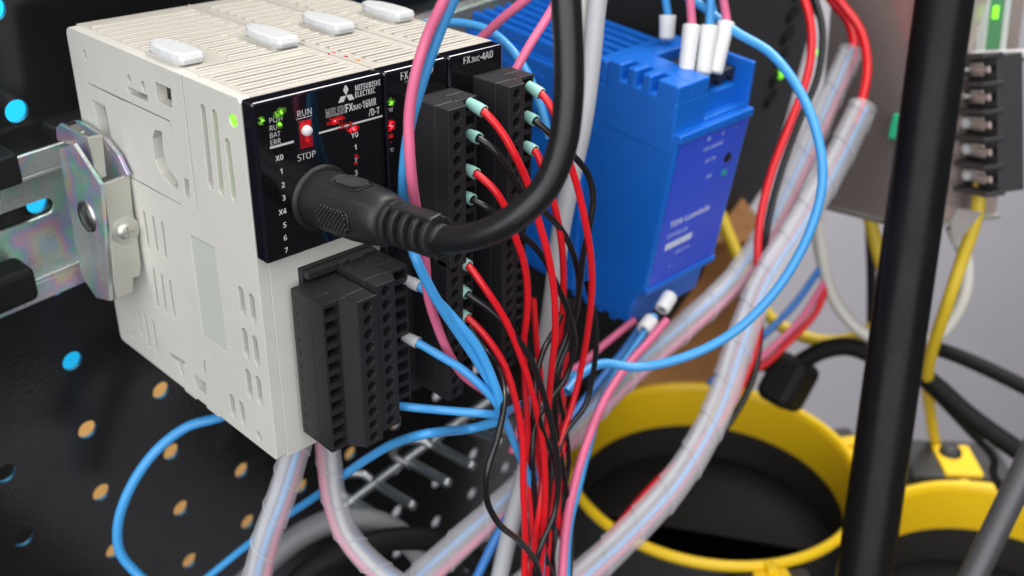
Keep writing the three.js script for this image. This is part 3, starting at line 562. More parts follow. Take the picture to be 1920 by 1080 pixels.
wire('black_wire', 'black wire hidden between the red wires of the bundle', 'wire', M.blackWire, Z([[1002, 690, 18], [1000, 780, 21], [994, 880, 24], [1004, 960, 26], [1022, 1040, 27], [1050, 1110, 27]]), 0.84, { group: 'loose black wires' });
const EX = 'loose strands in the wire bundle';
[[M.blackWire, 'black_wire', 'thin black strand curling across the middle of the red bundle', [[1062, 560, 16], [1044, 610, 19], [1018, 660, 23], [1004, 720, 26], [1012, 790, 28], [1034, 850, 28], [1046, 920, 27], [1036, 1000, 26], [1040, 1110, 26]]],
 [M.blackWire, 'black_wire', 'thin black strand along the outer edge of the red bundle', [[1072, 560, 14], [1060, 640, 16], [1046, 720, 17], [1060, 800, 18], [1066, 870, 19], [1052, 950, 20], [1038, 1030, 22], [1034, 1110, 23]]],
 [M.blackWire, 'black_wire', 'thin black strand slipping under the light blue joint', [[975, 600, 16], [988, 660, 18], [985, 740, 19], [975, 800, 21], [986, 880, 23], [1006, 960, 24], [1024, 1110, 25]]],
 [M.red, 'red_wire', 'red strand hidden behind the middle of the bundle', [[1000, 560, 12], [1006, 640, 14], [1014, 720, 16], [1004, 800, 18], [1012, 880, 19], [1030, 960, 20], [1034, 1110, 22]]],
 [M.red, 'red_wire', 'red strand leaning out beside the pink wire', [[1062, 660, 12], [1058, 740, 13], [1046, 820, 15], [1040, 900, 17], [1056, 980, 18], [1068, 1050, 18], [1068, 1110, 18]]],
].forEach(([m, n, l, p]) => wire(n, l, 'wire', m, Z(p), m === M.red ? 0.85 : 0.78, { group: EX }));
// two wires hanging in front of the controller
wire('blue_wire', 'light blue wire running down in front of the lit status lights', 'wire', M.blue, [...A([[875, -60, 206], [850, 0, 208], [822, 66, 211], [793, 150, 215], [768, 240, 219], [758, 310, 223], [757, 380, 229], [766, 440, 234]]), ...Z([[779, 483, 22], [797, 522, 23], [826, 574, 24], [866, 634, 25], [902, 688, 27], [926, 732, 29], [938, 775, 30]])], 1.15, { group: 'wires passing the front' });
wire('pink_wire', 'pink wire running down in front of the lit status lights', 'wire', M.pink, [...A([[852, -60, 202], [832, 0, 204], [802, 66, 208], [779, 140, 211], [767, 220, 215], [769, 300, 219], [778, 380, 226], [790, 440, 233]]), ...Z([[797, 490, 20], [803, 555, 19], [820, 612, 18], [846, 672, 18], [872, 706, 18], [920, 740, 19]])], 1.15, { group: 'wires passing the front' });
// light blue wires of the controller's right-hand block
tipped('light blue wire with grey tip in the upper slot of its terminal block', M.blue, 'grey tipped blue wires', [[760, 524, 12], [787, 537, 16]], [[816, 560, 20], [853, 599, 24], [892, 646, 27], [915, 690, 29], [934, 742, 31], [941, 776, 31]], 1.12, 'blue_wire', M.grey);
tipped('light blue wire with grey tip in the lower slot of its terminal block', M.blue, 'grey tipped blue wires', [[757, 630, 12], [784, 643, 16]], [[823, 666, 20], [866, 692, 24], [905, 726, 28], [930, 755, 30], [942, 778, 30]], 1.05, 'blue_wire', M.grey);
wire('blue_wire', 'short light blue wire from the lowest slot of the grey tipped block', 'wire', M.blue, Z([[740, 760, 12], [775, 764, 16], [830, 769, 20], [890, 774, 26], [938, 778, 29]]), 1.1, { group: 'grey tipped blue wires' });
wire('blue_wire', 'light blue wire sweeping back under the terminal blocks', 'wire', M.blue, [...Z([[945, 778, 28], [930, 790, 25], [880, 804, 18]]), ...A([[800, 813, 262], [742, 830, 270], [690, 859, 280], [640, 894, 292], [590, 932, 312], [530, 972, 330], [460, 1025, 340], [380, 1090, 345]])], 1.25);
wire('blue_wire', 'light blue wire looping out from under the controller over orange holes', 'wire', M.blue, A([[470, 760, 300], [410, 783, 296], [352, 800, 293], [296, 842, 290], [248, 908, 290], [222, 980, 292], [226, 1036, 295], [262, 1080, 298], [320, 1130, 300]]), 1.45);
wire('blue_wire', 'light blue wire dropping from the joint into the red bundle', 'wire', M.blue, Z([[936, 770, 28], [952, 800, 27], [972, 850, 26], [994, 900, 25], [1010, 960, 26], [1016, 1030, 27], [1012, 1110, 28]]), 1.05);
wire('blue_wire', 'light blue wire crossing behind the red bundle to the joint', 'wire', M.blue, Z([[936, 782, 27], [966, 764, 20], [1000, 748, 12], [1040, 722, 4], [1075, 700, -4]]), 1.1);
// wires below the blue supply
const PB = 'wires under the blue supply';
wire('pink_wire', 'pink wire from the blue supply\'s lower terminals down beside the yellow bin', 'wire', M.pink, A([[1250, 600, 342], [1216, 640, 338], [1172, 690, 330], [1130, 756, 322], [1098, 836, 316], [1076, 912, 314], [1060, 1000, 314], [1052, 1110, 314]]), 1.35, { group: PB });
wire('blue_wire', 'blue wire beside the pink one under the blue supply', 'wire', M.blue, A([[1228, 590, 344], [1200, 636, 342], [1158, 696, 336], [1126, 760, 330], [1102, 840, 324], [1084, 912, 320], [1066, 990, 318], [1060, 1110, 318]]), 1.35, { group: PB });
wire('blue_wire', 'deep blue wire slipping behind the red bundle', 'wire', M.blueDeep, A([[1210, 600, 350], [1176, 650, 348], [1120, 720, 340], [1060, 800, 330], [1000, 900, 322], [940, 990, 318], [890, 1090, 318]]), 1.4, { group: PB });
wire('pink_wire', 'pink wire slanting behind the red bundle towards the panel', 'wire', M.pink, A([[1190, 600, 356], [1140, 640, 352], [1080, 690, 342], [1030, 720, 336], [990, 770, 330], [960, 850, 326]]), 1.3, { group: PB });
wire('blue_wire', 'big loop of light blue wire swinging round the blue supply', 'wire', M.blue, A([[1230, -40, 330], [1300, 0, 326], [1380, 60, 318], [1445, 100, 312], [1500, 172, 306], [1534, 260, 302], [1542, 340, 302], [1520, 430, 304], [1462, 535, 308], [1382, 618, 312], [1296, 665, 314], [1200, 688, 316], [1130, 682, 314], [1092, 700, 310], [1062, 735, 304]]), 1.42, { seg: 160 });
wire('blue_wire', 'blue wire bent behind the module tops onto the blue supply', 'wire', M.blue, A([[780, 48, 310], [850, 42, 306], [910, 54, 302], [955, 88, 298], [990, 140, 296], [1016, 205, 296], [1030, 260, 298]]), 1.2);
wire('pink_wire', 'pink wire rising from behind the modules, nearer the white latches', 'wire', M.pink, A([[860, 110, 300], [912, 62, 292], [945, 32, 286], [985, 0, 280], [1030, -40, 276]]), 1.25);
wire('pink_wire', 'pink wire rising from the unlit module\'s terminal block', 'wire', M.pink, A([[952, 160, 262], [972, 122, 262], [996, 80, 262], [1024, 36, 264], [1056, -20, 266]]), 1.15);
wire('pink_wire', 'pink wire hanging against the dark above the blue supply', 'wire', M.pink, A([[1172, 60, 384], [1172, 20, 382], [1168, -40, 380]]), 1.3);

// ---------------------------------------------------------------- blue power supply
{
  const W = 36, HH = 88, DD = 95;
  const o = V(140.8, -20.6, 2.4), R = new THREE.Matrix4().makeRotationFromEuler(new THREE.Euler(0.083, -0.037, 0.053, 'XYZ')).setPosition(o);
  const t = thing('power_supply', 'blue plastic power supply with violet front label and vent slots', 'power supply', o, undefined, true);
  place(t, R);
  const prof = [[DD, 0], [DD, HH - 8], [3, HH - 8], [3, 72], [-2, 72], [3.2, 16.4], [7, 10.5], [8.6, 0.5], [14, 0]].reverse();
  obj('housing', alongX(extrude(shapeOf(prof), W, 0.8)), M.psu, t);
  // upper front block: notched along its outer top edge, terminal recess beside it
  obj('front_block', [rbox(-0.15, 14.5, 66, HH - 5, -28, 0, 0.9), rbox(5.6, 14.48, HH - 5.6, HH, -28, -0.02, 0.8)], M.psu, t);
  for (const [a, b] of [[-28, -22.5], [-20, -16.6], [-14.1, -10.7], [-8.2, -0.04]]) obj('vent_tooth', rbox(-0.1, 6.2, HH - 5.8, HH - 0.05, a, b, 0.7), M.psu, t);
  obj('recess_wall', [rbox(34.2, W, 71, HH - 0.2, -24, 0.6, 0.6), rbox(14.2, 35.2, 71, 74.5, -3.6, 0.4, 0.6), rbox(14.2, 35.4, 76, HH - 0.4, -27.8, -22, 0.6)], M.psu, t);
  const tf = shapeOf([[14.8, 72], [34, 72], [34, 84.5], [14.8, 84.5]]);
  for (let i = 0; i < 3; i++) tf.holes.push(pathOf(disc([18.2 + i * 6.2, 79.6], 2.5, 2.6, 20)));
  obj('terminal_face', extrude(tf, 6, 0.25).translate(0, 0, -11.5), M.black, t);
  obj('terminal_core', cube(14.8, 34, 72, 84.3, -21.5, -12), M.black, t);
  for (let i = 0; i < 3; i++) obj('terminal_screw', aim(lathe([[0, 0.8], [1.8, 0.8], [2, 0.4], [2, 0]], 16), V(18.2 + i * 6.2, 84.2, -16.5), V(18.2 + i * 6.2, 90, -16.5)), M.screw, t);
  // roof fins run from front to back
  for (let i = 0; i < 7; i++) obj('roof_fin', rbox(1 + i * 5, 3.6 + i * 5, HH - 8.4, HH - 3.2, -DD + 2, -33, 0.9), M.psu, t);
  obj('roof_lip', rbox(0.02, W - 0.02, HH - 8.2, HH - 0.9, -33, -28.2, 0.8), M.psu, t);
  obj('side_panel', [rbox(-1.4, 0.9, 3, HH - 9, -DD + 4, -44, 0.6), rbox(-0.8, 0.9, 1, HH - 4, -41.5, -34, 0.6)], M.psu, t);
  for (let i = 0; i < 4; i++) obj('side_rib', rbox(-2.0, -1.2, 56 + i * 5.4, 58.6 + i * 5.4, -DD + 10, -54, 0.35), M.psu, t);
  for (let i = 0; i < 5; i++) obj('bottom_tooth', rbox(0.5, W - 0.5, -2.2, 0.6, -18 - i * 6, -15 - i * 6, 0.8), M.psu, t);
  obj('front_lip', rbox(0.2, W - 0.2, 70.4, 73.4, -2, 2.9, 0.7), M.psu, t);
  obj('front_lip', rbox(0.2, W - 0.2, 14.8, 17, -8, -2.3, 0.6), M.psu, t);
  const tex = printed(32, 54, 16, (g, w, h) => {
    g.fillStyle = '#3554d8'; g.fillRect(0, 0, w, h); g.fillStyle = '#d7dcf2'; g.textBaseline = 'middle';
    const p = (s, x, y, mm, b) => { g.font = font(mm * 16 / 0.72, b); g.fillText(s, x * 16, y * 16); };
    p('N', 13, 2.5, 1.6); p('L', 20, 2.5, 1.6); p('~', 26.5, 2.5, 1.8); p('100-240VAC', 12, 6.2, 1.3); p('DC OK', 14.5, 11, 1.3); p('ADJ', 17, 17.5, 1.3);
    p('TDK-Lambda', 4, 31, 2.3, true); p('DPP50-24', 4, 35.6, 1.6); g.fillRect(4 * 16, 38.4 * 16, 13 * 16, 2.6 * 16); p('24V 2.1A', 10, 44, 1.3); p('+', 8, 49, 1.6); p('-', 14, 48.5, 1.6);
  });
  const g = new THREE.PlaneGeometry(33, 53.6).rotateX(Math.atan2(5.2, 55.6)).translate(18, 43.9, -0.53);
  const lm = mat('violet_label_print', lin(1, 1, 1), 0.36, { map: tex });
  const lab = obj('front_label', g, lm, t, { own: true });
  obj('trim_screw', aim(lathe([[0, 0.4], [1.6, 0.4], [1.8, 0]], 16), V(28.5, 57.6, 0.7), V(28.5, 57.6, 9)), M.hole, lab);
  obj('status_led_glow', aim(lathe([[0, 0.6], [1.2, 0.4], [1.3, 0]], 14), V(28.5, 52, 0.2), V(28.5, 52, 9)), glow('teal_led_light', 0.02, 0.35, 0.4, 0.35), lab);
  // white sleeves on the wires, top and bottom
  const sl = [[1252, 28, 1250, 74, 334, M.blue, -30, 1244], [1297, 46, 1286, 136, 318, M.pink, -30, 1292], [1330, 48, 1318, 140, 319, M.blue, -30, 1334], [1362, 40, 1340, 138, 321, M.pink, -30, 1352], [1340, 32, 1346, 126, 327, M.blue, -30, 1322]];
  const names = ['blue wire with white sleeve, set back from the other sleeves', 'pink wire with white sleeve, first in the supply\'s terminals', 'blue wire with white sleeve, second in the supply\'s terminals', 'pink wire with white sleeve, last in the supply\'s terminals', 'blue wire with white sleeve behind the second sleeve of the supply'];
  sl.forEach(([u0, v0, u1, v1, d, m, vt, ut], i) => {
    const a = at(u1, v1, d), b = at(u0, v0, d - 2), w = thing('sleeved_wire', names[i], 'wire', a, 'sleeved wires on the blue supply'), L = a.distanceTo(b);
    obj('sleeve', aim(lathe([[0, 0], [2.2, 0], [2.4, 1], [2.5, L * 0.6], [2.7, L - 0.4], [2.4, L], [1.4, L], [1.3, L - 2]], 20), a, b), M.sleeve, w);
    obj('insulation', tube([a.clone().lerp(b, 0.8), b, at((u0 + ut) / 2, (v0 + vt) / 2, d - 4), at(ut, vt, d - 6)], 1.3, 24), m, w);
  });
  for (const [u0, v0, u1, v1, d, lbl] of [[1206, 620, 1223, 597, 342, 'white sleeve under the blue supply, lower of two'], [1240, 582, 1258, 552, 346, 'white sleeve under the blue supply, tucked in its lower terminals']]) {
    const a = at(u0, v0, d), b = at(u1, v1, d + 3), w = thing('wire_sleeve', lbl, 'sleeve', a), L = a.distanceTo(b);
    obj('sleeve', aim(lathe([[1.2, 0.3], [2.2, 0], [2.6, 0.8], [2.6, L - 1], [2.2, L], [0, L]], 20), a, b), M.sleeve, w);
  }
}

// ---------------------------------------------------------------- grey cable and spiral wraps
wire('grey_cable', 'light grey cable hanging down in front of the blue supply', 'cable', M.greyCable, A([[1128, -60, 286], [1118, 20, 288], [1108, 120, 290], [1094, 225, 292], [1072, 330, 296], [1052, 430, 300], [1036, 560, 304], [1016, 700, 308], [990, 860, 312], [960, 980, 316], [930, 1110, 320]]), 2.7, { seg: 120 });
wire('grey_cable', 'thin pale cable squeezed between the black and grey cables', 'cable', M.whiteCable, A([[1098, -60, 292], [1094, 40, 294], [1088, 140, 296], [1076, 240, 300], [1060, 340, 306]]), 1.6, { seg: 60 });
function spiralWrap(label, pts, r, pitch, inner, group) {
  const c = curve(pts), L = c.getLength(), t = thing('spiral_wrapped_cable', label, 'cable', pts[0], group);
  const nS = Math.ceil(L / pitch * 14), nR = 28, F = c.computeFrenetFrames(nS, false), pos = [], idx = [];
  for (let i = 0; i <= nS; i++) {
    const p = c.getPointAt(i / nS);
    for (let j = 0; j <= nR; j++) {
      const a = 2 * Math.PI * j / nR, ph = ((i / nS * L / pitch + j / nR) % 1 + 1) % 1, rr = r * (0.955 + 0.075 * ph);
      const q = p.clone().addScaledVector(F.normals[i], Math.cos(a) * rr).addScaledVector(F.binormals[i], Math.sin(a) * rr); pos.push(q.x, q.y, q.z);
    }
  }
  for (let i = 0; i < nS; i++) for (let j = 0; j < nR; j++) { const k = i * (nR + 1) + j; idx.push(k, k + nR + 1, k + 1, k + 1, k + nR + 1, k + nR + 2); }
  const g = new THREE.BufferGeometry(); g.setAttribute('position', new THREE.Float32BufferAttribute(pos, 3)); g.setIndex(idx); g.computeVertexNormals();
  obj('spiral_wrap', g, M.wrap, t);
  const turns = L / pitch, hp = [], nH = Math.ceil(turns * 16);
  for (let i = 0; i <= nH; i++) { const f = i / nH, k = Math.min(nS, Math.round(f * nS)), a = -2 * Math.PI * turns * f, p = c.getPointAt(f); hp.push(p.addScaledVector(F.normals[k], Math.cos(a) * r * 1.02).addScaledVector(F.binormals[k], Math.sin(a) * r * 1.02)); }
  obj('wrap_edge', tube(hp, 0.22, nH * 2, 6), M.wrap, t);
  const n2 = 40;
  for (const [m, ang, k, rw] of inner) {
    const q = []; const F2 = c.computeFrenetFrames(n2, false);
    for (let i = 0; i <= n2; i++) { const a = ang + i * 0.02; q.push(c.getPointAt(i / n2).addScaledVector(F2.normals[i], Math.cos(a) * r * k).addScaledVector(F2.binormals[i], Math.sin(a) * r * k)); }
    obj('inner_wire', tube(q, rw, 80, 8), m, t);
  }
}
const SW = 'spiral wrapped cables', inner = (a) => [[M.pink, a, 0.62, 1.35], [M.blue, a + 2.1, 0.3, 1.0], [M.greyCable, a + 4.2, 0.5, 1.3]];
spiralWrap('milky spiral wrapped cable hanging below the controller\'s front edge', A([[566, 800, 276], [552, 850, 276], [528, 930, 278], [500, 1010, 280], [476, 1110, 284]]), 3.9, 10.5, inner(1.1), SW);
spiralWrap('milky spiral wrapped cable curving down from under the slotted terminal block', A([[612, 800, 286], [618, 870, 288], [626, 930, 290], [650, 1000, 292], [700, 1060, 292], [780, 1120, 292]]), 3.5, 10.5, inner(0.4), SW);
spiralWrap('milky spiral wrapped cable running behind the blue supply into the red bundle', A([[1596, 95, 400], [1556, 185, 396], [1500, 310, 390], [1440, 430, 384], [1372, 530, 376], [1280, 615, 366], [1180, 700, 354], [1070, 810, 340], [960, 930, 328], [860, 1020, 322], [760, 1110, 320]]), 4.7, 14, inner(2.0), SW);
spiralWrap('milky spiral wrapped cable dropping in front of the big yellow bin', A([[1618, 200, 382], [1570, 300, 376], [1500, 420, 370], [1436, 520, 364], [1392, 630, 358], [1344, 770, 350], [1270, 900, 342], [1170, 1010, 336], [1060, 1110, 332]]), 5.2, 14, inner(1.0), SW);

// red and black wires at the far side
const FR = 'red supply wires beside the metal case';
wire('red_cable', 'red wire entering the upper spiral wrap beside the metal case', 'wire', M.red, A([[1530, -40, 404], [1562, 5, 404], [1590, 40, 403], [1600, 85, 401], [1588, 130, 399]]), 1.7, { group: FR });
wire('red_cable', 'red wire bowing over the metal case into the lower spiral wrap', 'wire', M.red, A([[1540, -40, 394], [1578, 8, 394], [1612, 55, 392], [1626, 120, 388], [1616, 190, 383], [1600, 235, 380]]), 1.7, { group: FR });
wire('red_cable', 'long red wire with a black one beside the dark device', 'wire', M.red, A([[1490, -40, 368], [1512, 10, 367], [1522, 70, 366], [1514, 140, 366], [1484, 225, 366], [1446, 325, 366], [1424, 420, 366], [1420, 520, 370], [1422, 620, 374], [1400, 700, 376], [1352, 785, 378], [1290, 850, 378], [1230, 905, 376], [1160, 985, 372], [1080, 1080, 366]]), 1.45, { seg: 140 });
wire('black_cable', 'long black wire following the red one past the dark device', 'wire', M.blackWire, A([[1510, -40, 376], [1532, 10, 375], [1542, 60, 374], [1534, 140, 374], [1500, 225, 374], [1462, 330, 374], [1440, 420, 374], [1428, 520, 378], [1424, 640, 382], [1410, 715, 384], [1362, 800, 386], [1296, 868, 386], [1236, 925, 384], [1170, 1005, 380], [1096, 1100, 374]]), 1.25, { seg: 140 });

// ---------------------------------------------------------------- wire pegs and cables below
{
  const pegs = [[[770, 867], [838, 904]], [[708, 908], [772, 947]], [[663, 940], [728, 981]], [[815, 836], [884, 872]], [[868, 800], [936, 828]]];
  const t = thing('wire_rack', 'chrome wire rack with short pegs on the black panel', 'rack', at(760, 870, 400));
  obj('rack_rod', tube(A([[600, 985, 398], [653, 943, 398], [760, 862, 400], [870, 783, 402], [930, 742, 404]]), 1.7), M.wirePeg, t);
  for (const [[a, b], [c, d]] of pegs) obj('peg', [tube(A([[a, b, 400], [(a + c) / 2, (b + d) / 2, 384], [c, d, 368]]), 1.9), new THREE.SphereGeometry(1.9, 10, 8).translate(...at(c, d, 368).toArray())], M.wirePeg, t);
  for (const [u, v] of [[762, 842], [650, 905]]) obj('loop', tube(A([[u + 10, v + 32, 400], [u - 26, v + 8, 398], [u - 8, v - 14, 394], [u + 30, v - 16, 392], [u + 46, v - 6, 392]]), 1.6), M.wirePeg, t);
}
wire('grey_cable', 'thick grey cable arching behind the lower spiral wraps', 'cable', M.greyHose, A([[440, 1110, 352], [510, 1046, 350], [570, 1000, 350], [640, 974, 352], [720, 985, 356], [780, 1030, 360], [830, 1110, 362]]), 4.2, { seg: 80 });
wire('black_cable', 'thick black cable arching low under the wire rack', 'cable', M.cableMatt, A([[520, 1130, 336], [590, 1064, 338], [660, 1030, 342], [750, 1010, 350], [840, 1020, 358], [900, 1060, 364], [930, 1120, 368]]), 4.0, { seg: 80 });

// ---------------------------------------------------------------- yellow rimmed bins
function bin(label, c, r, clamps) {
  const t = thing('storage_bin', label, 'bin', V(c.x, -351.5, c.z)), base = -351.5, top = c.y;
  const pt = (rr, y) => [rr, y - base];
  const place1 = (g) => g.translate(c.x, base, c.z);
  obj('bin_wall', place1(lathe([[0, 0], [r * 0.80, 0], [r * 0.84, 3], pt(r * 0.98, top - 8), pt(r * 0.985, top - 4), pt(r * 0.95, top - 4), pt(r * 0.93, top - 30), pt(r * 0.80, base + 4), [0, 4]], 96)), M.bin, t, { tile: 60 });
  obj('bin_rim', place1(lathe([pt(r * 0.955, top - 3), pt(r * 1.01, top - 4), pt(r * 1.025, top - 1.5), pt(r * 1.01, top + 0.8), pt(r * 0.985, top + 1.2), pt(r * 0.965, top), pt(r * 0.95, top - 3.5), pt(r * 0.935, top - 23), pt(r * 0.925, top - 23.3), pt(r * 0.945, top - 3)], 96)), M.yellow, t);
  // black film pushed into the bin, creased
  const n = 96, pos = [], idx = [];
  for (let i = 0; i <= 10; i++) for (let j = 0; j < n; j++) {
    const a = 2 * Math.PI * j / n, f = i / 10, rr = r * 0.915 * (1 - f), fold = 4 * Math.sin(2 * a + 1) * f * (1 - f) * 4 + 6 * Math.abs(Math.sin(a * 1.5 + 0.6)) * f;
    pos.push(c.x + rr * Math.cos(a), top - 58 - 22 * Math.sin(f * Math.PI / 2) + fold, c.z + rr * Math.sin(a));
  }
  for (let i = 0; i < 10; i++) for (let j = 0; j < n; j++) { const k = i * n + j, l = i * n + (j + 1) % n; idx.push(k, l, k + n, l, l + n, k + n); }
  const g = new THREE.BufferGeometry(); g.setAttribute('position', new THREE.Float32BufferAttribute(pos, 3)); g.setIndex(idx); g.computeVertexNormals();
  obj('film_liner', g, M.liner, t);
  const fa = Math.atan2(c.z - EYE.z, c.x - EYE.x), half = new THREE.Shape(); half.absarc(0, 0, r * 0.925, -Math.PI / 2, Math.PI / 2); half.closePath();
  obj('inner_shelf', extrude(half, 2, 0.3, 40).rotateX(Math.PI / 2).rotateY(-fa).translate(c.x, top - 42, c.z), M.liner, t, { tile: 60 });
  for (const [deg, kind] of clamps) {
    const a = deg * Math.PI / 180, q = (geo) => geo.rotateY(-a).translate(c.x + Math.cos(a) * r, top, c.z + Math.sin(a) * r);
    const k = obj('clamp_mount', q(rbox(0.5, kind ? 30 : 13, -16, kind ? 3 : -3, kind ? -24 : -17, kind ? 24 : 17, 2)), M.bin, t);
    obj('clamp_clip', q(kind ? rbox(1, 24, 1, 4.6, -9, 9, 1) : rbox(1.5, 15, -6, -1.5, -7.5, 7.5, 1)), M.yellow, k);
    obj('clamp_tongue', q(rbox(-1, 6, -4, 1.5, -2.4, 2.4, 0.8)), M.yellow, k);
    if (kind) obj('clamp_knob', q(aim(lathe([[0, 4], [3, 4], [5, 2], [5.5, 0]], 18), V(17, 4.5, -2), V(17, 12, -2))), M.bin, k);
  }
}
const binC = at(1335, 868, 500), facing = (c) => Math.atan2(EYE.z - c.z, EYE.x - c.x) * 180 / Math.PI;
bin('round charcoal bin with yellow rim below the blue supply', binC, 69, [[facing(binC) - 24, 0], [facing(binC) - 118, 0]]);
const binD = onY(1905, 1092, binC.y - 4);
bin('round charcoal bin with yellow rim behind the slanting grey tube', binD, 66, [[facing(binD) + 150, 1]]);

// ---------------------------------------------------------------- right-hand side: metal case, poles, cables
{
  const p0 = at(1524, 384, 452), p1 = at(1694, 428, 408), m = basis(p0, p1.clone().sub(p0), V(0.05, 1, 0.12)), w = p0.distanceTo(p1);
  const t = thing('metal_case', 'brushed metal power supply case with bottom flange', 'case', p0, undefined, true);
  place(t, m);
  obj('case_side', rbox(0, w, 1.5, 150, -2, 0, 0.4), M.alu, t, { tile: 60 });
  obj('bottom_flange', [rbox(-0.4, w + 1, -0.4, 1.4, -52, 1.2, 0.5)], M.steel, t, { tile: 60 });
  obj('case_top', rbox(w - 1.5, w + 0.4, 1.5, 150, -50, -2.2, 0.4), M.alu, t, { tile: 60 });
}
{
  const a = at(1806, 348, 418), b = at(1872, 362, 392), up = at(1842, 118, 392).sub(a), m = basis(a, b.clone().sub(a), up), w = a.distanceTo(b), h = up.length();
  const t = thing('screw_terminal_strip', 'black barrier terminal strip with bright screws on the metal case', 'terminal strip', a, undefined, true);
  place(t, m);
  obj('strip_base', rbox(0, w, 0, h, -10, 0, 0.6), M.black, t);
  for (let i = 0; i <= 5; i++) obj('barrier', rbox(-0.5, w + 1.5, h * i / 5 - 0.9, h * i / 5 + 0.9, -2, 6, 0.4), M.black, t);
  for (let i = 0; i < 5; i++) {
    const y = h * (i + 0.5) / 5, pl = obj('contact_plate', rbox(1, w * 0.7, y - 2.6, y + 2.6, 0.2, 1.2, 0.3), M.screw, t);
    obj('contact_screw', aim(lathe([[0, 2.2], [1.7, 2.0], [2.4, 1.2], [2.4, 0]], 16), V(w * 0.25, y, 1.1), V(w * 0.25, y, 5)), i < 3 ? M.sleeve : M.screw, pl);
    obj('wire_lug', rbox(w * 0.55, w * 0.95, y - 1.3, y + 1.3, 1.3, 2.4, 0.4), M.alu, t);
  }
}
{
  const t = thing('case_bracket', 'pale metal bracket corner under the terminal strip', 'bracket', at(1790, 420, 410));
  const q = [at(1784, 388, 424), at(1842, 398, 396), at(1792, 460, 404)];
  const g = new THREE.BufferGeometry().setFromPoints([...q, ...q.map((p) => p.clone().add(V(0, -1.2, -0.6)))]); g.setIndex([0, 2, 1, 3, 4, 5, 0, 1, 4, 0, 4, 3, 1, 2, 5, 1, 5, 4, 2, 0, 3, 2, 3, 5]);
  const gg = g.toNonIndexed(); gg.computeVertexNormals(); gg.setAttribute('uv', new THREE.Float32BufferAttribute(new Float32Array(gg.attributes.position.count * 2), 2));
  obj('bracket_plate', gg, M.sleeve, t);
}
{
  const t = thing('green_plug', 'small green cable plug on the metal case beside the black tube', 'plug', at(1700, 240, 404));
  const a = at(1690, 258, 406), b = at(1706, 190, 402);
  obj('plug_body', aim(new RoundedBoxGeometry(10, 10, 7, 2, 1).translate(0, 4, 0), a, b), M.greenPlug, t);
  obj('plug_lead', aim(lathe([[2, 8], [1.6, 10], [1.2, 20], [0, 20]], 12), a, b), M.cable, t);
}
{
  const a = at(1842, 108, 400), b = at(1880, -60, 396), m = basis(a, at(1935, 104, 388).sub(a), b.clone().sub(a));
  const t = thing('circuit_board', 'green circuit board in a pale acrylic frame above the terminal strip', 'circuit board', a, undefined, true);
  place(t, m);
  obj('acrylic_frame', [rbox(-2.5, 1, 0, 60, -2, 2, 0.5), rbox(6, 8, 2, 60, -1, 1, 0.4)], M.acrylic, t);
  obj('board', cube(1, 6, 3, 60, -0.8, 0.8), M.pcb, t);
  obj('bracket_foot', rbox(-3, 26, -1.5, 1.8, -4, 4, 0.5), M.sleeve, t);
  obj('board_led', rbox(2.2, 4.4, 14, 19, 0.8, 1.6, 0.5), G.green, t);
}
{
  const mk = (name, label, a, b, r, m) => { const t = thing(name, label, 'tube', b), L = a.distanceTo(b); obj('tube_wall', aim(lathe([[0, 0], [r, 0], [r, L], [0, L]], 40), b, a), m, t, { tile: 60 }); return t; };
  mk('frame_tube', 'black painted frame tube standing in front of the metal case', at(1782, -80, 336), at(1612, 1140, 356), 9.0, M.pole);
  mk('frame_tube', 'slanting dark grey tube in front of the bin', at(1975, 770, 352), at(1796, 1140, 340), 4.3, M.poleGrey);
}
{
  const c = at(1500, 20, 540), m = basis(c, V(0.94, 0, -0.34), V(0.08, 1, 0.1));
  const t = thing('dark_device', 'black device with two green lights behind the blue supply', 'device', c, undefined, true);
  place(t, m);
  obj('device_case', rbox(-210, 62, -118, 110, -50, 0, 2), M.device, t, { tile: 60 });
  for (let i = 0; i < 7; i++) obj('device_vent', rbox(-32, -8, -44 + i * 11, -39 + i * 11, -0.5, 1.2, 0.5), M.liner, t);
  for (const [u, v] of [[1464, 141], [1528, 98]]) {
    const inv = new THREE.Matrix4().copy(m).invert(), o = EYE.clone().applyMatrix4(inv), r = ray(u, v).transformDirection(inv), p = o.addScaledVector(r, (1.5 - o.z) / r.z);
    obj('status_led_glow', new THREE.SphereGeometry(2.1, 12, 10).translate(p.x, p.y, 0.8), G.green, t);
  }
}
{
  const c = at(1345, 700, 560), m = basis(c, V(0.8, 0, 0.6), V(0, 1, 0)), t = thing('cardboard_box', 'brown cardboard box behind the blue supply', 'box', c, undefined, true);
  place(t, m);
  obj('box_side', rbox(-60, 20, -60, 78, -50, 0, 1), M.card, t, { tile: 90 });
  obj('box_flap', rbox(-60, 20, 78.5, 80, -50, 6, 0.5), M.card, t, { tile: 90 });
}
const TG = 'thin wires tangled in front of the cardboard box';
wire('thin_wire', 'thin blue wire crossing the cardboard box', 'wire', M.blueDeep, A([[1330, 720, 452], [1420, 640, 458], [1490, 570, 464], [1540, 500, 470]]), 1.6, { group: TG });
wire('thin_wire', 'thin pink wire crossing the cardboard box', 'wire', M.pink, A([[1350, 740, 450], [1430, 668, 456], [1500, 600, 462], [1545, 530, 468]]), 1.5, { group: TG });
wire('thin_wire', 'thin red wire looping low over the cardboard box', 'wire', M.red, A([[1360, 690, 460], [1420, 690, 462], [1480, 640, 464], [1530, 585, 466], [1548, 540, 468]]), 1.6, { group: TG });
const RC = 'cables hanging under the metal case';
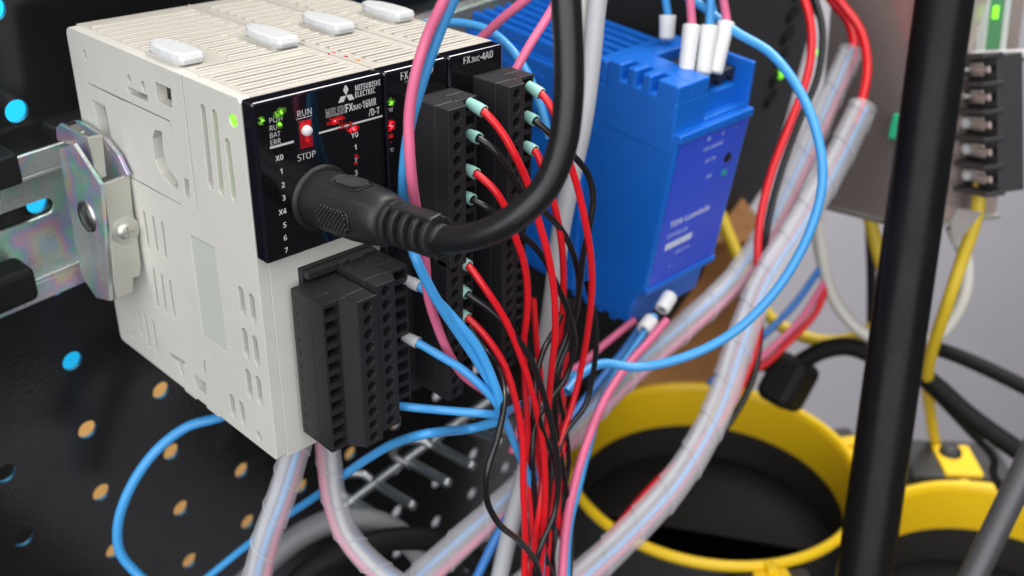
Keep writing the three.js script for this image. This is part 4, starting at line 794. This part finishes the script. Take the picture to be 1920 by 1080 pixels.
wire('white_cable', 'white cable hanging in a loop under the metal case', 'cable', M.whiteCable, A([[1530, 380, 470], [1538, 470, 470], [1566, 565, 468], [1622, 626, 466], [1690, 646, 462], [1758, 630, 458], [1804, 565, 452], [1812, 495, 448], [1784, 425, 444]]), 2.7, { group: RC, seg: 100 });
wire('yellow_cable', 'yellow cable curling back under the metal case', 'cable', M.yellowCable, A([[1630, 405, 474], [1646, 470, 476], [1666, 550, 478], [1640, 612, 482], [1570, 640, 486], [1500, 628, 492], [1440, 590, 498], [1370, 450, 506], [1350, 400, 510]]), 3.0, { group: RC, seg: 100 });
wire('yellow_cable', 'yellow cable dropping from the terminal strip', 'cable', M.yellowCable, A([[1838, 340, 408], [1832, 400, 410], [1806, 480, 416], [1776, 570, 424], [1742, 680, 450], [1745, 780, 500], [1764, 880, 540]]), 2.6, { group: RC, seg: 80 });
wire('black_cable', 'black cable arching from the tube towards the wall, upper one', 'cable', M.cableMatt, A([[1690, 640, 470], [1760, 655, 462], [1830, 682, 454], [1960, 745, 440]]), 3.2, { group: RC });
wire('black_cable', 'thick black cable slanting below the upper arching one', 'cable', M.cableMatt, A([[1680, 670, 470], [1750, 720, 462], [1820, 782, 454], [1960, 880, 440]]), 4.2, { group: RC });
wire('black_cable', 'thin black cord with a kink above the slanting grey tube', 'cable', M.cableMatt, A([[1700, 690, 466], [1760, 748, 462], [1810, 800, 460], [1864, 862, 458], [1862, 886, 458], [1878, 920, 458]]), 1.7, { group: RC });
wire('black_cable', 'thin black lead hanging straight behind the yellow cable', 'cable', M.cableMatt, A([[1630, 410, 500], [1634, 520, 500], [1634, 610, 500]]), 2.2, { group: RC });
{
  const a = at(1490, 700, 480), t = thing('power_plug', 'black plug with strap lead behind the big yellow bin', 'plug', a);
  obj('plug_body', [aim(new RoundedBoxGeometry(22, 24, 18, 3, 5).translate(0, 0, 0), at(1478, 716, 482), at(1520, 640, 480))], M.device, t);
  obj('plug_lead', tube(A([[1500, 680, 478], [1540, 658, 474], [1590, 650, 470], [1640, 668, 466], [1680, 700, 462]]), 4.2), M.cableMatt, t);
  obj('plug_cord', tube(A([[1480, 690, 484], [1440, 690, 488], [1400, 688, 494]]), 1.8), M.cableMatt, t);
}

renderer.render(scene, camera);
